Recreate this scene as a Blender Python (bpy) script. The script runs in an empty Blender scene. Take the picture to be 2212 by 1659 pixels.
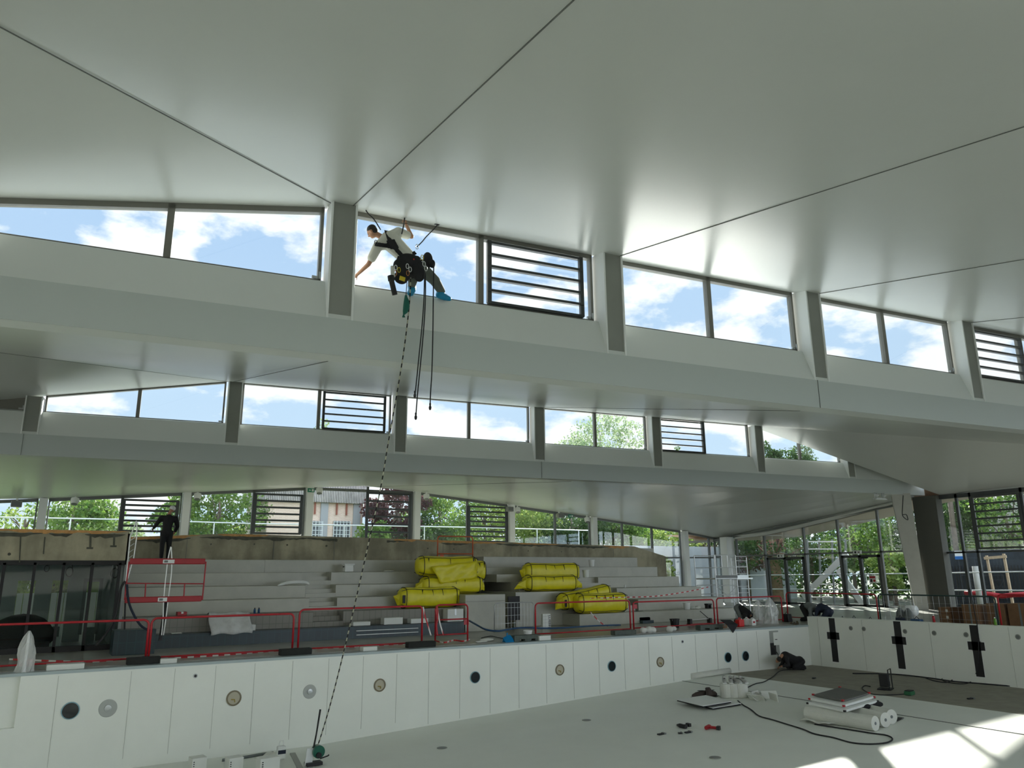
import bpy, bmesh, math, random
import numpy as np
from mathutils import Vector, Matrix, Quaternion
random.seed(7)
PI = math.pi
scene = bpy.context.scene
COL = scene.collection

# ---------------------------------------------------------------- camera
F, CX, CY, H = 1661.0, 1106.0, 829.5, 1.9      # focal length in px of the 2212x1659 frame, eye height over the pool deck
def _n(v): return v / np.linalg.norm(v)
_a = np.array([60 - CX, 1249.0 - CY, F]); _b = np.array([4000 - CX, 1217.1 - CY, F])
_up = _n(np.cross(_a, _b)); _up = -_up if _up[1] > 0 else _up
_Y = _n(_a - np.dot(_a, _up) * _up); _X = np.cross(_Y, _up)
RC = np.array([_X, _Y, _up])                    # camera axes -> world: x along the pool, y across it, z up
cam_d = bpy.data.cameras.new('camera'); cam = bpy.data.objects.new('camera', cam_d); COL.objects.link(cam)
r_, u_, b_ = RC @ np.array([1, 0, 0]), RC @ np.array([0, -1, 0]), RC @ np.array([0, 0, -1])
cam.matrix_world = Matrix(((r_[0], u_[0], b_[0], 0), (r_[1], u_[1], b_[1], 0), (r_[2], u_[2], b_[2], H), (0, 0, 0, 1)))
cam_d.sensor_width = 36; cam_d.lens = 36 * F / 2212; cam_d.clip_start = .05; cam_d.clip_end = 500
scene.camera = cam

# ---------------------------------------------------------------- sky, sun, exposure
SKY_STRENGTH, REAR_FILL, SUN_STRENGTH, EXPOSURE = 1.0, 2.8, 9.0, 0.36
w = bpy.data.worlds.new('sky'); scene.world = w; w.use_nodes = True
nt = w.node_tree; nt.nodes.clear()
def N(t, kind, **kw):
    n = t.nodes.new(kind)
    for k, v in kw.items():
        if k.startswith('i_'): n.inputs[int(k[2:]) if k[2:].isdigit() else k[2:].replace('_', ' ')].default_value = v
        else: setattr(n, k, v)
    return n
def L(t, a, b): t.links.new(a, b)
tc = N(nt, 'ShaderNodeTexCoord'); sep = N(nt, 'ShaderNodeSeparateXYZ'); L(nt, tc.outputs['Generated'], sep.inputs[0])
zc = N(nt, 'ShaderNodeMath', operation='MAXIMUM', i_1=.12); L(nt, sep.outputs['Z'], zc.inputs[0])
dx = N(nt, 'ShaderNodeMath', operation='DIVIDE'); L(nt, sep.outputs['X'], dx.inputs[0]); L(nt, zc.outputs[0], dx.inputs[1])
dy = N(nt, 'ShaderNodeMath', operation='DIVIDE'); L(nt, sep.outputs['Y'], dy.inputs[0]); L(nt, zc.outputs[0], dy.inputs[1])
cb = N(nt, 'ShaderNodeMapping'); cb.inputs['Scale'].default_value = (1, 1, 2.1); cb.inputs['Location'].default_value = (.35, .1, .62); L(nt, tc.outputs['Generated'], cb.inputs[0])
ns = N(nt, 'ShaderNodeTexNoise', i_Scale=8.0, i_Detail=12.0, i_Roughness=.56, i_Distortion=.1); L(nt, cb.outputs[0], ns.inputs['Vector'])
cr = N(nt, 'ShaderNodeValToRGB'); cr.color_ramp.elements[0].position = .46; cr.color_ramp.elements[1].position = .545
L(nt, ns.outputs['Fac'], cr.inputs['Fac'])
gr = N(nt, 'ShaderNodeValToRGB'); L(nt, sep.outputs['Z'], gr.inputs['Fac'])
gr.color_ramp.elements[0].color = (.62, .78, .93, 1); gr.color_ramp.elements[0].position = 0
gr.color_ramp.elements[1].color = (.24, .42, .76, 1); gr.color_ramp.elements[1].position = .75
mx = N(nt, 'ShaderNodeMixRGB'); L(nt, cr.outputs[0], mx.inputs['Fac']); L(nt, gr.outputs[0], mx.inputs[1]); mx.inputs[2].default_value = (.96, .98, 1.0, 1)
bg = N(nt, 'ShaderNodeBackground'); L(nt, mx.outputs[0], bg.inputs[0])
# sky behind the photographer is boosted as added fill light for the interior
fb = N(nt, 'ShaderNodeMapRange'); fb.inputs[1].default_value = .1; fb.inputs[2].default_value = -.5; fb.inputs[3].default_value = SKY_STRENGTH; fb.inputs[4].default_value = SKY_STRENGTH * REAR_FILL; L(nt, sep.outputs['Y'], fb.inputs[0]); L(nt, fb.outputs[0], bg.inputs[1])
wo = N(nt, 'ShaderNodeOutputWorld'); L(nt, bg.outputs[0], wo.inputs[0])
sun_d = bpy.data.lights.new('sun', 'SUN'); sun = bpy.data.objects.new('sun', sun_d); COL.objects.link(sun)
sun_d.energy = SUN_STRENGTH; sun_d.angle = math.radians(.6); sun_d.color = (1, .96, .88)
SUN_DIR = Vector((14.95, 15.05, 9.08)).normalized()
sun.rotation_euler = SUN_DIR.to_track_quat('Z', 'Y').to_euler()
vs = scene.view_settings; vs.view_transform = 'Standard'; vs.look = 'None'; vs.gamma = 1; vs.exposure = EXPOSURE; vs.use_curve_mapping = False
scene.cycles.diffuse_bounces = 7; scene.cycles.max_bounces = 12; scene.cycles.transparent_max_bounces = 24
scene.cycles.use_denoising = True; scene.cycles.sample_clamp_indirect = 6

# ---------------------------------------------------------------- pixel -> point on a known plane
def ray(px, py): return RC @ np.array([px - CX, py - CY, F])
def on(px, py, P0, n):
    d = ray(px, py); o = np.array([0, 0, H]); t = np.dot(np.array(P0) - o, n) / np.dot(d, n); return Vector(o + t * d)
def onz(px, py, z=0.0): return on(px, py, (0, 0, z), (0, 0, 1))
def ony(px, py, y): return on(px, py, (0, y, 0), (0, 1, 0))
def onx(px, py, x): return on(px, py, (x, 0, 0), (1, 0, 0))

# ---------------------------------------------------------------- materials
MATS = {}
def mat(name, col, rough=.6, metal=0, noise=0, scale=5, bump=0, spec=.5, trans=0, alpha=1):
    if name in MATS: return MATS[name]
    m = bpy.data.materials.new(name); m.use_nodes = True; t = m.node_tree; b = t.nodes['Principled BSDF']
    b.inputs['Base Color'].default_value = (*col, 1); b.inputs['Roughness'].default_value = rough; b.inputs['Metallic'].default_value = metal
    b.inputs['Specular IOR Level'].default_value = spec; b.inputs['Transmission Weight'].default_value = trans; b.inputs['Alpha'].default_value = alpha
    if noise or bump:
        tc = N(t, 'ShaderNodeTexCoord'); ns = N(t, 'ShaderNodeTexNoise', i_Scale=scale, i_Detail=6.0, i_Roughness=.6)
        L(t, tc.outputs['Object'], ns.inputs['Vector'])
        if noise:
            mr = N(t, 'ShaderNodeMapRange'); mr.inputs[1].default_value = .3; mr.inputs[2].default_value = .7; mr.inputs[3].default_value = 1 - noise; mr.inputs[4].default_value = 1 + noise
            L(t, ns.outputs['Fac'], mr.inputs[0])
            h = N(t, 'ShaderNodeVectorMath', operation='SCALE'); h.inputs[0].default_value = col; L(t, mr.outputs[0], h.inputs['Scale'])
            L(t, h.outputs[0], b.inputs['Base Color'])
        if bump:
            bp = N(t, 'ShaderNodeBump', i_Strength=bump); L(t, ns.outputs['Fac'], bp.inputs['Height']); L(t, bp.outputs[0], b.inputs['Normal'])
    MATS[name] = m; return m
M_CEIL = mat('ceiling_lacquer', (.63, .65, .615), .30, noise=.015, scale=.6)
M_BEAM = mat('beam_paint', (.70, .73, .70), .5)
M_FASCIA = mat('fascia_shade_grey', (.50, .545, .52), .45)  # shade of the beam fronts mixed into a cooler grey than the sills
M_WHITE = mat('white_paint', (.82, .84, .82), .5)
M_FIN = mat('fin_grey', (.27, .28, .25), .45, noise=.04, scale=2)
M_FRAME = mat('window_frame_bronze', (.19, .185, .16), .45)
M_DARK = mat('window_frame_dark', (.045, .05, .05), .4)
M_DFRAME = mat('frame_grey', (.16, .17, .165), .45)
M_RED = mat('red_paint', (.42, .012, .02), .4, noise=.15, scale=8)
M_BLACK = mat('black_matte', (.012, .012, .013), .6)
M_STEEL = mat('galvanised_steel', (.45, .47, .47), .35, .8)
M_ALU = mat('aluminium', (.75, .77, .77), .35, .5)
M_POOL = mat('pool_lining', (.80, .825, .77), .5, noise=.03, scale=.8)
M_YEL = mat('yellow_tarp', (.72, .64, .012), .38, noise=.06, scale=6, bump=.25)
M_SEAM = mat('seam_dark', (.16, .17, .155), .6); M_SEAML = mat('seam_pale', (.46, .48, .44), .6)
M_BLUE = mat('blue_plastic', (.01, .06, .16), .3)
M_WHITEP = mat('white_plastic', (.78, .80, .78), .4)
def mat_glass(name='window_glass', tint=(.97, .99, .98), r=.06):
    m = bpy.data.materials.new(name); m.use_nodes = True; t = m.node_tree; t.nodes.clear()
    tr = N(t, 'ShaderNodeBsdfTransparent'); tr.inputs[0].default_value = (*tint, 1)
    gl = N(t, 'ShaderNodeBsdfGlossy', i_Roughness=.02)
    lw = N(t, 'ShaderNodeLayerWeight', i_Blend=.5); mr = N(t, 'ShaderNodeMapRange'); mr.inputs[1].default_value = 0; mr.inputs[2].default_value = 1; mr.inputs[3].default_value = r; mr.inputs[4].default_value = .9
    pw = N(t, 'ShaderNodeMath', operation='POWER', i_1=4.0); L(t, lw.outputs['Facing'], pw.inputs[0]); L(t, pw.outputs[0], mr.inputs[0])
    mx = N(t, 'ShaderNodeMixShader'); L(t, mr.outputs[0], mx.inputs[0]); L(t, tr.outputs[0], mx.inputs[1]); L(t, gl.outputs[0], mx.inputs[2])
    o = N(t, 'ShaderNodeOutputMaterial'); L(t, mx.outputs[0], o.inputs[0]); MATS[name] = m; return m
M_GLASS = mat_glass()
M_GLASS2 = mat_glass('glass_room', (.80, .86, .84), .012)
def mat_concrete(name, col, dark=.35, scale=1.2, rough=.75, st=.5):
    m = bpy.data.materials.new(name); m.use_nodes = True; t = m.node_tree; b = t.nodes['Principled BSDF']; b.inputs['Roughness'].default_value = rough
    tc = N(t, 'ShaderNodeTexCoord'); n1 = N(t, 'ShaderNodeTexNoise', i_Scale=scale, i_Detail=8.0, i_Roughness=.65); L(t, tc.outputs['Object'], n1.inputs['Vector'])
    mp = N(t, 'ShaderNodeMapping'); mp.inputs['Scale'].default_value = (6 * st, 6 * st, .5); L(t, tc.outputs['Object'], mp.inputs[0])
    n2 = N(t, 'ShaderNodeTexNoise', i_Scale=1.0, i_Detail=4.0); L(t, mp.outputs[0], n2.inputs['Vector'])
    ad = N(t, 'ShaderNodeMath', operation='MULTIPLY'); L(t, n1.outputs['Fac'], ad.inputs[0]); L(t, n2.outputs['Fac'], ad.inputs[1])
    r = N(t, 'ShaderNodeValToRGB'); r.color_ramp.elements[0].position = .14; r.color_ramp.elements[1].position = .34
    r.color_ramp.elements[0].color = (*[c * (1 - dark) for c in col], 1); r.color_ramp.elements[1].color = (*col, 1)
    L(t, ad.outputs[0], r.inputs[0]); L(t, r.outputs[0], b.inputs['Base Color'])
    bp = N(t, 'ShaderNodeBump', i_Strength=.15); L(t, n1.outputs['Fac'], bp.inputs['Height']); L(t, bp.outputs[0], b.inputs['Normal'])
    MATS[name] = m; return m
M_CONC = mat_concrete('raw_concrete', (.46, .42, .29), .5, .9, .75, .3)
M_TIER = mat_concrete('tier_concrete', (.44, .44, .37), .15, 2, .32, .12)
M_DECK = mat_concrete('deck_tiles', (.36, .36, .32), .25, 2.5, .3, .3)
M_SCREED = mat_concrete('brown_screed', (.30, .285, .23), .18, 3)
def mat_brick(name, c1, c2, mort, sx, sy, scale=1.0, rough=.6, msize=.02, axis='XZ'):
    m = bpy.data.materials.new(name); m.use_nodes = True; t = m.node_tree; b = t.nodes['Principled BSDF']; b.inputs['Roughness'].default_value = rough
    tc = N(t, 'ShaderNodeTexCoord'); sp = N(t, 'ShaderNodeSeparateXYZ'); L(t, tc.outputs['Object'], sp.inputs[0])
    cb = N(t, 'ShaderNodeCombineXYZ'); L(t, sp.outputs[axis[0]], cb.inputs[0]); L(t, sp.outputs[axis[1]], cb.inputs[1])
    br = N(t, 'ShaderNodeTexBrick', i_Scale=scale); br.inputs['Color1'].default_value = (*c1, 1); br.inputs['Color2'].default_value = (*c2, 1); br.inputs['Mortar'].default_value = (*mort, 1)
    br.inputs['Brick Width'].default_value = sx; br.inputs['Row Height'].default_value = sy; br.inputs['Mortar Size'].default_value = msize; br.offset = 0 if name.startswith('tile') else .5
    L(t, cb.outputs[0], br.inputs['Vector']); L(t, br.outputs['Color'], b.inputs['Base Color']); MATS[name] = m; return m
M_BTILE = mat_brick('tile_petrol_blue', (.004, .022, .028), (.005, .027, .034), (.012, .05, .055), .2, .3, msize=.006, rough=.3)
M_GTILE = mat_brick('tile_grey', (.24, .23, .20), (.26, .25, .22), (.16, .16, .14), .2, .5, msize=.008)
M_BRICK = mat_brick('pale_brick', (.62, .42, .32), (.70, .52, .40), (.66, .60, .52), .25, .08, msize=.012, axis='XZ')

# ---------------------------------------------------------------- mesh helper
class MB:
    def __init__(s): s.v = []; s.f = []
    def add(s, vs, fs):
        o = len(s.v); s.v += [tuple(v) for v in vs]; s.f += [tuple(i + o for i in f) for f in fs]; return s
    def box(s, c, d, R=None, taper=1):
        x, y, z = [k / 2 for k in d]; c = Vector(c)
        vs = [Vector((i * x * (taper if k > 0 else 1), j * y * (taper if k > 0 else 1), k * z)) for k in (-1, 1) for j in (-1, 1) for i in (-1, 1)]
        if R is not None: vs = [R @ v for v in vs]
        return s.add([v + c for v in vs], [(0, 2, 3, 1), (4, 5, 7, 6), (0, 1, 5, 4), (2, 6, 7, 3), (0, 4, 6, 2), (1, 3, 7, 5)])
    def bx(s, x0, x1, y0, y1, z0, z1): return s.box(((x0 + x1) / 2, (y0 + y1) / 2, (z0 + z1) / 2), (abs(x1 - x0), abs(y1 - y0), abs(z1 - z0)))
    def poly(s, pts): return s.add(pts, [tuple(range(len(pts)))])
    def prism(s, pts, ex):           # polygon swept by a vector
        n = len(pts); ex = Vector(ex); a = [Vector(p) for p in pts]
        return s.add(a + [p + ex for p in a], [tuple(range(n - 1, -1, -1)), tuple(range(n, 2 * n))] + [(i, (i + 1) % n, (i + 1) % n + n, i + n) for i in range(n)])
    def bar(s, a, b, w, h=None, up=(0, 0, 1)):
        a = Vector(a); b = Vector(b); h = h or w; d = (b - a); ln = d.length
        if ln < 1e-6: return s
        d.normalize(); u = Vector(up); x = d.cross(u)
        if x.length < 1e-3: x = d.cross(Vector((1, 0, 0)))
        x.normalize(); u = x.cross(d); R = Matrix((x, d, u)).transposed()
        return s.box((a + b) / 2, (w, ln, h), R)
    def tube(s, pts, r, n=8, cap=True):
        pts = [Vector(p) for p in pts]; rs = r if isinstance(r, (list, tuple)) else [r] * len(pts); o = len(s.v); ref = None
        for i, p in enumerate(pts):
            d = (pts[min(i + 1, len(pts) - 1)] - pts[max(i - 1, 0)])
            d = d.normalized() if d.length > 1e-9 else Vector((0, 0, 1))
            if ref is None: ref = d.orthogonal().normalized()
            x = (ref - d * ref.dot(d)); x = x.normalized() if x.length > 1e-6 else d.orthogonal().normalized(); ref = x; y = d.cross(x)
            for k in range(n):
                a = 2 * PI * k / n; s.v.append(tuple(p + (x * math.cos(a) + y * math.sin(a)) * rs[i]))
        for i in range(len(pts) - 1):
            for k in range(n): s.f.append((o + i * n + k, o + i * n + (k + 1) % n, o + (i + 1) * n + (k + 1) % n, o + (i + 1) * n + k))
        if cap: s.f.append(tuple(o + k for k in range(n - 1, -1, -1))); s.f.append(tuple(o + (len(pts) - 1) * n + k for k in range(n)))
        return s
    def cyl(s, a, b, r, n=16, r2=None): return s.tube([a, b], [r, r if r2 is None else r2], n)
    def lathe(s, prof, c, n=20, axis=(0, 0, 1)):
        q = Vector((0, 0, 1)).rotation_difference(Vector(axis)); o = len(s.v); c = Vector(c)
        for r, z in prof:
            for k in range(n): a = 2 * PI * k / n; s.v.append(tuple(c + q @ Vector((r * math.cos(a), r * math.sin(a), z))))
        for i in range(len(prof) - 1):
            for k in range(n): s.f.append((o + i * n + k, o + i * n + (k + 1) % n, o + (i + 1) * n + (k + 1) % n, o + (i + 1) * n + k))
        s.f.append(tuple(o + k for k in range(n - 1, -1, -1))); s.f.append(tuple(o + (len(prof) - 1) * n + k for k in range(n))); return s
    def ell(s, c, r, n=12, m=8, R=None):
        o = len(s.v); c = Vector(c); r = (r, r, r) if not hasattr(r, '__len__') else r
        for i in range(m + 1):
            t = PI * i / m
            for k in range(n):
                a = 2 * PI * k / n; v = Vector((r[0] * math.sin(t) * math.cos(a), r[1] * math.sin(t) * math.sin(a), r[2] * math.cos(t)))
                s.v.append(tuple(c + (R @ v if R is not None else v)))
        for i in range(m):
            for k in range(n): s.f.append((o + i * n + k, o + (i + 1) * n + k, o + (i + 1) * n + (k + 1) % n, o + i * n + (k + 1) % n))
        return s
    def build(s, name, m, parent=None, smooth=False, bevel=0, loc=None):
        me = bpy.data.meshes.new(name); vs = s.v
        if loc is not None: vs = [tuple(Vector(v) - Vector(loc)) for v in vs]
        me.from_pydata(vs, [], s.f); me.update()
        bm = bmesh.new(); bm.from_mesh(me); bmesh.ops.recalc_face_normals(bm, faces=bm.faces); bm.to_mesh(me); bm.free()
        me.materials.append(m)
        if smooth: me.polygons.foreach_set('use_smooth', [True] * len(me.polygons))
        o = bpy.data.objects.new(name, me); COL.objects.link(o)
        if loc is not None: o.location = loc
        if parent is not None:
            o.parent = parent
            if loc is None: o.location = -parent.location if False else (0, 0, 0); o.matrix_parent_inverse = Matrix.Identity(4)
            if parent.get('_world'): pass
        if bevel:
            b = o.modifiers.new('bevel', 'BEVEL'); b.width = bevel; b.segments = 2; b.limit_method = 'ANGLE'
        return o
def tag(o, label, cat=None, group=None):
    if label: o['label'] = label
    if cat: o['category'] = cat
    if group: o['group'] = group
    return o
def struct(o, label=None, cat=None):
    o['kind'] = 'structure'
    if label: o['label'] = label
    if cat: o['category'] = cat
    return o
def empty(name, loc=(0, 0, 0), rz=0, label=None, cat=None, group=None):
    o = bpy.data.objects.new(name, None); COL.objects.link(o); o.location = loc; o.rotation_euler = (0, 0, rz); o.empty_display_size = .1
    return tag(o, label, cat, group)
class T:      # a thing: an Empty at its base; parts are given in its own local coordinates or, with world=True, in the room's
    def __init__(s, name, loc, rz=0, label=None, cat=None, group=None):
        s.o = empty(name, loc, rz, label, cat, group); s.M = Matrix.Translation(Vector(loc)) @ Matrix.Rotation(rz, 4, 'Z'); s.inv = s.M.inverted()
    def part(s, name, mb, m, parent=None, world=False, label=None, **kw):
        if world: mb.v = [tuple(s.inv @ Vector(v)) for v in mb.v]
        p = mb.build(name, m, parent or s.o, **kw)
        if label: p['label'] = label
        return p
def copy_tree(o, parent=None):
    c = o.copy(); COL.objects.link(c)
    if parent is not None: c.parent = parent
    for ch in o.children: copy_tree(ch, c)
    return c
# ================================================================ ROOF: three saw-tooth strips with clerestories
class Line:      # a beam line: point at distance s along, off behind the fascia plane
    def __init__(s, k, c): s.d = Vector((1, k, 0)).normalized(); s.n = Vector((-s.d.y, s.d.x, 0)); s.P = Vector((0, c, 0)); s.P -= s.d * s.P.dot(s.d)
    def __call__(s, t, off, z): return s.P + s.d * t + s.n * off + Vector((0, 0, z))
B0, B1, B2, BW = Line(-.1169, -2.3), Line(-.1169, 13.662), Line(-.1447, 29.46), Line(-.05, 40.9)
def px_on(Ln, px, py, off=0): return on(px, py, tuple(Ln(0, off, 0)), tuple(Ln.n))
def ssof(Ln, p): return (Vector(p) - Ln.P).dot(Ln.d)
def solid(o, th=.25, up=True):
    m = o.modifiers.new('thick', 'SOLIDIFY'); m.thickness = th; m.offset = 1 if up else -1; return o
def sheet(name, faces, label, th=.22):
    mb = MB(); me = bpy.data.meshes.new(name); vs = []; fs = []
    for f in faces:
        idx = []
        for p in f:
            p = tuple(round(c, 4) for c in p)
            if p not in vs: vs.append(p)
            idx.append(vs.index(p))
        fs.append(idx)
    me.from_pydata(vs, [], fs); me.update()
    for p in me.polygons:
        if p.normal.z > 0: p.flip()
    me.materials.append(M_CEIL); o = bpy.data.objects.new(name, me); COL.objects.link(o)
    m = o.modifiers.new('thick', 'SOLIDIFY'); m.thickness = th; m.offset = -1; return struct(o, label)
TOP, NEAR = 8.93, 5.8
def seam(pts, parent, w=.014):
    mb = MB()
    for a, b in zip(pts, pts[1:]): mb.bar(Vector(a) - Vector((0, 0, .004)), Vector(b) - Vector((0, 0, .004)), w, .012)
    return mb.build('panel_joint', M_SEAM, parent)
def ceil_strip(Ln0, Ln1, sl, sr, hipL, hipR, xr, label, ks, extra_right=None):
    # sl/sr: s of the two ridge ends on Ln1; hipL/hipR: s of hip feet on Ln0; slopes ks left/right along the far edge
    TL, TR = Ln1(sl, .47, TOP), Ln1(sr, .47, TOP)
    nl, nr = Ln0(hipL, .45, NEAR), Ln0(hipR, .45, NEAR)
    faces = [[nl, nr, TR, TL]]
    LL = Ln1(sl - 13, .47, TOP - 13 * ks[0]); faces.append([nl, TL, LL]); far = Ln0(-26, .45, NEAR) if hipL > -26 else None
    if far is not None: faces.append([far, nl, LL]); 
    return faces, TL, TR, nl, nr
# --- strip A, over the near half of the pool
fA, TL, TR, nl, nr = ceil_strip(B0, B1, 2.8, 46, -13.4, 44, 46, '', (.171, 0))
cA = sheet('ceiling', fA, 'smooth white lacquered ceiling strip over the near half of the pool')
for s, s2 in ((2.95, 3.4), (9.0, 9.3), (15.0, 15.4), (20.9, 21.4), (26.8, 27.3)): seam([B1(s, .3, TOP - .035), B0(s2, .45, NEAR)], cA)
seam([B1(2.7, .3, TOP - .04), nl - Vector((0, 0, .03))], cA)
# --- strip B
fB, TL, TR, nl, nr = ceil_strip(B1, B2, 1.3, 25.4, -13.0, 39.6, 40, '', (.178, .15))
W_ = B2(36.3, .47, 7.25); E1 = Vector((40.0, 22.7, 5.72)); N1 = B1(38.9, .2, 5.78)
fB += [[TR, W_, E1], [TR, E1, nr]]
cB = sheet('ceiling', fB, 'white ceiling strip between the two high window bands')
seam([B2(1.4, .3, TOP - .03), B1(2.7, .45, NEAR)], cB); seam([B2(1.3, .3, TOP - .03), nl], cB)
seam([B2(13.8, .3, TOP - .03), B1(14.4, .45, NEAR)], cB)
# --- strip C, from the far beam to the back windows (ridge over the eighth window)
def back(x, z): return Vector((x, 40.9 - .05 * x, z))
topz = [(-12, 4.35), (-1.5, 5.3), (.38, 5.4), (6.1, 5.9), (12.1, 6.43), (15.05, 6.66), (18, 6.46), (24.1, 5.93), (30, 5.36), (34.7, 4.88), (37.4, 4.62), (41.0, 4.12)]
endz = [(36.8, 4.08), (34.45, 4.18), (31.4, 4.54), (29.0, 4.87), (26.35, 5.26), (24.3, 5.62)]
nearC = [B2(s, .45, 5.8) for s in (-14, -5, 2, 8, 14, 15.5, 20, 26, 31, 33, 34.5, 35.9)]
nearC[-1] = Vector((40.0, 24.1, 5.74))
fC = []; bk = [back(x, z) for x, z in topz]
midC = [n.lerp(b, .55) + Vector((0, 0, -.02)) for n, b in zip(nearC, bk)]
for i in range(len(bk) - 1): fC += [[nearC[i], nearC[i + 1], midC[i + 1], midC[i]], [midC[i], midC[i + 1], bk[i + 1], bk[i]]]
ep = [Vector((40.0, y, z)) for y, z in endz[::-1]]
chain = [nearC[-1]] + ep + [bk[-1]]
for a, b in zip(chain, chain[1:]): fC.append([midC[-1], a, b])
cC = sheet('ceiling', fC, 'white folded ceiling strip over the grandstand')
seam([back(15.05, 6.60), B2(15.5, .45, 5.78)], cC, .02)

# --- beams: fascia, sloping sill and soffit, all one painted casing each
def beam(Ln, s0, s1, label, joints, sof_end=None):
    pf = [(0, 5.8), (0, 6.5), (.30, 7.3), (.47, 7.38), (.62, 7.38), (.62, 5.95), (.45, 5.8)]
    mb = MB(); a = [Ln(s0, o, z) for o, z in pf]; b = [Ln(s1, o, z) for o, z in pf]; n = len(pf)
    mb.add(a + b, [tuple(range(n)), tuple(range(2 * n - 1, n - 1, -1))] + [(i, (i + 1) % n, (i + 1) % n + n, i + n) for i in range(n)])
    o = struct(mb.build('beam', M_BEAM), label)
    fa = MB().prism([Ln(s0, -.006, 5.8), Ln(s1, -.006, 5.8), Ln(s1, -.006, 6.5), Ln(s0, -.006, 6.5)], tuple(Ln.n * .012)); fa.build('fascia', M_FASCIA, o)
    for s in joints:
        j = MB(); j.bar(Ln(s, -.01, 5.8), Ln(s, -.01, 6.5), .02, .01); j.build('panel_joint', M_SEAM, o)
    return o
b1 = beam(B1, -14, 40.0, 'near white roof beam with sloping sill under the high windows', (14.6,))
b2 = beam(B2, -14, 36.4, 'far white roof beam with sloping sill under the second window band', (-4.9, 13.87))
b0 = beam(B0, -20, 44, 'roof beam above and behind the photographer', ())
# --- fins
def fin(Ln, s, ztop, label, w=.5):
    mb = MB(); z0 = 6.49
    # two flanges and a recessed web, standing on the top edge of the fascia
    mb.prism([Ln(s, 0, z0), Ln(s + .04, 0, z0), Ln(s + .04, .5, z0 + .0), Ln(s, .5, z0)], (0, 0, ztop - z0))
    mb.prism([Ln(s + w - .04, 0, z0), Ln(s + w, 0, z0), Ln(s + w, .5, z0), Ln(s + w - .04, .5, z0)], (0, 0, ztop - z0))
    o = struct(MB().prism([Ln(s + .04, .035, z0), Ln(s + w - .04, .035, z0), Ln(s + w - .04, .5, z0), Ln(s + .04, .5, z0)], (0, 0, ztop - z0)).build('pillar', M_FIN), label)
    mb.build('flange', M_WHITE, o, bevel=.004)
    br = MB(); br.box(Ln(s - .09, .40, 7.45), (.04, .04, .14)); br.box(Ln(s - .17, .42, 7.41), (.12, .04, .05)); br.build('bracket', M_STEEL, o)
    return o
def topA(s): return TOP - .0 if s > 2.8 else TOP - (2.8 - s) * .171
def topB(s): return TOP if 1.3 <= s <= 25.4 else (TOP - (1.3 - s) * .178 if s < 1.3 else TOP - (s - 25.4) * .15)
F1 = [-3.42, 2.54, 8.55, 14.53, 20.45, 26.4, 32.3]
F2 = [-5.0, 1.27, 7.51, 13.57, 19.47, 25.35, 31.16, 35.6]
o1 = ['outermost on the left', 'left of the man on ropes', 'right of the open louvres', 'between the third and fourth high window pairs', 'next to the right edge', 'beyond the right edge', 'far right']
for i, s in enumerate(F1): fin(B1, s, topA(s) - .02, 'grey steel fin on the near roof beam, ' + ['beyond the left window', 'left of the man on ropes', 'just right of the louvred panes beside the worker', 'between the two clear window pairs', 'next to the picture\'s right edge louvres', 'past the last louvres', 'at the far end'][i])
for i, s in enumerate(F2): fin(B2, s, min(topB(s), topB(s + .5)) - .02 if i < 7 else 7.28, 'grey steel fin on the far roof beam, ' + ['at its left end', 'between the tapering window and the left louvres', 'behind the hanging rope', 'third from the left louvres', 'beside the window with the tree', 'between louvres and tapering window', 'at the tip of the tapering window', 'last and shortest above the column'][i])

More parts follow.
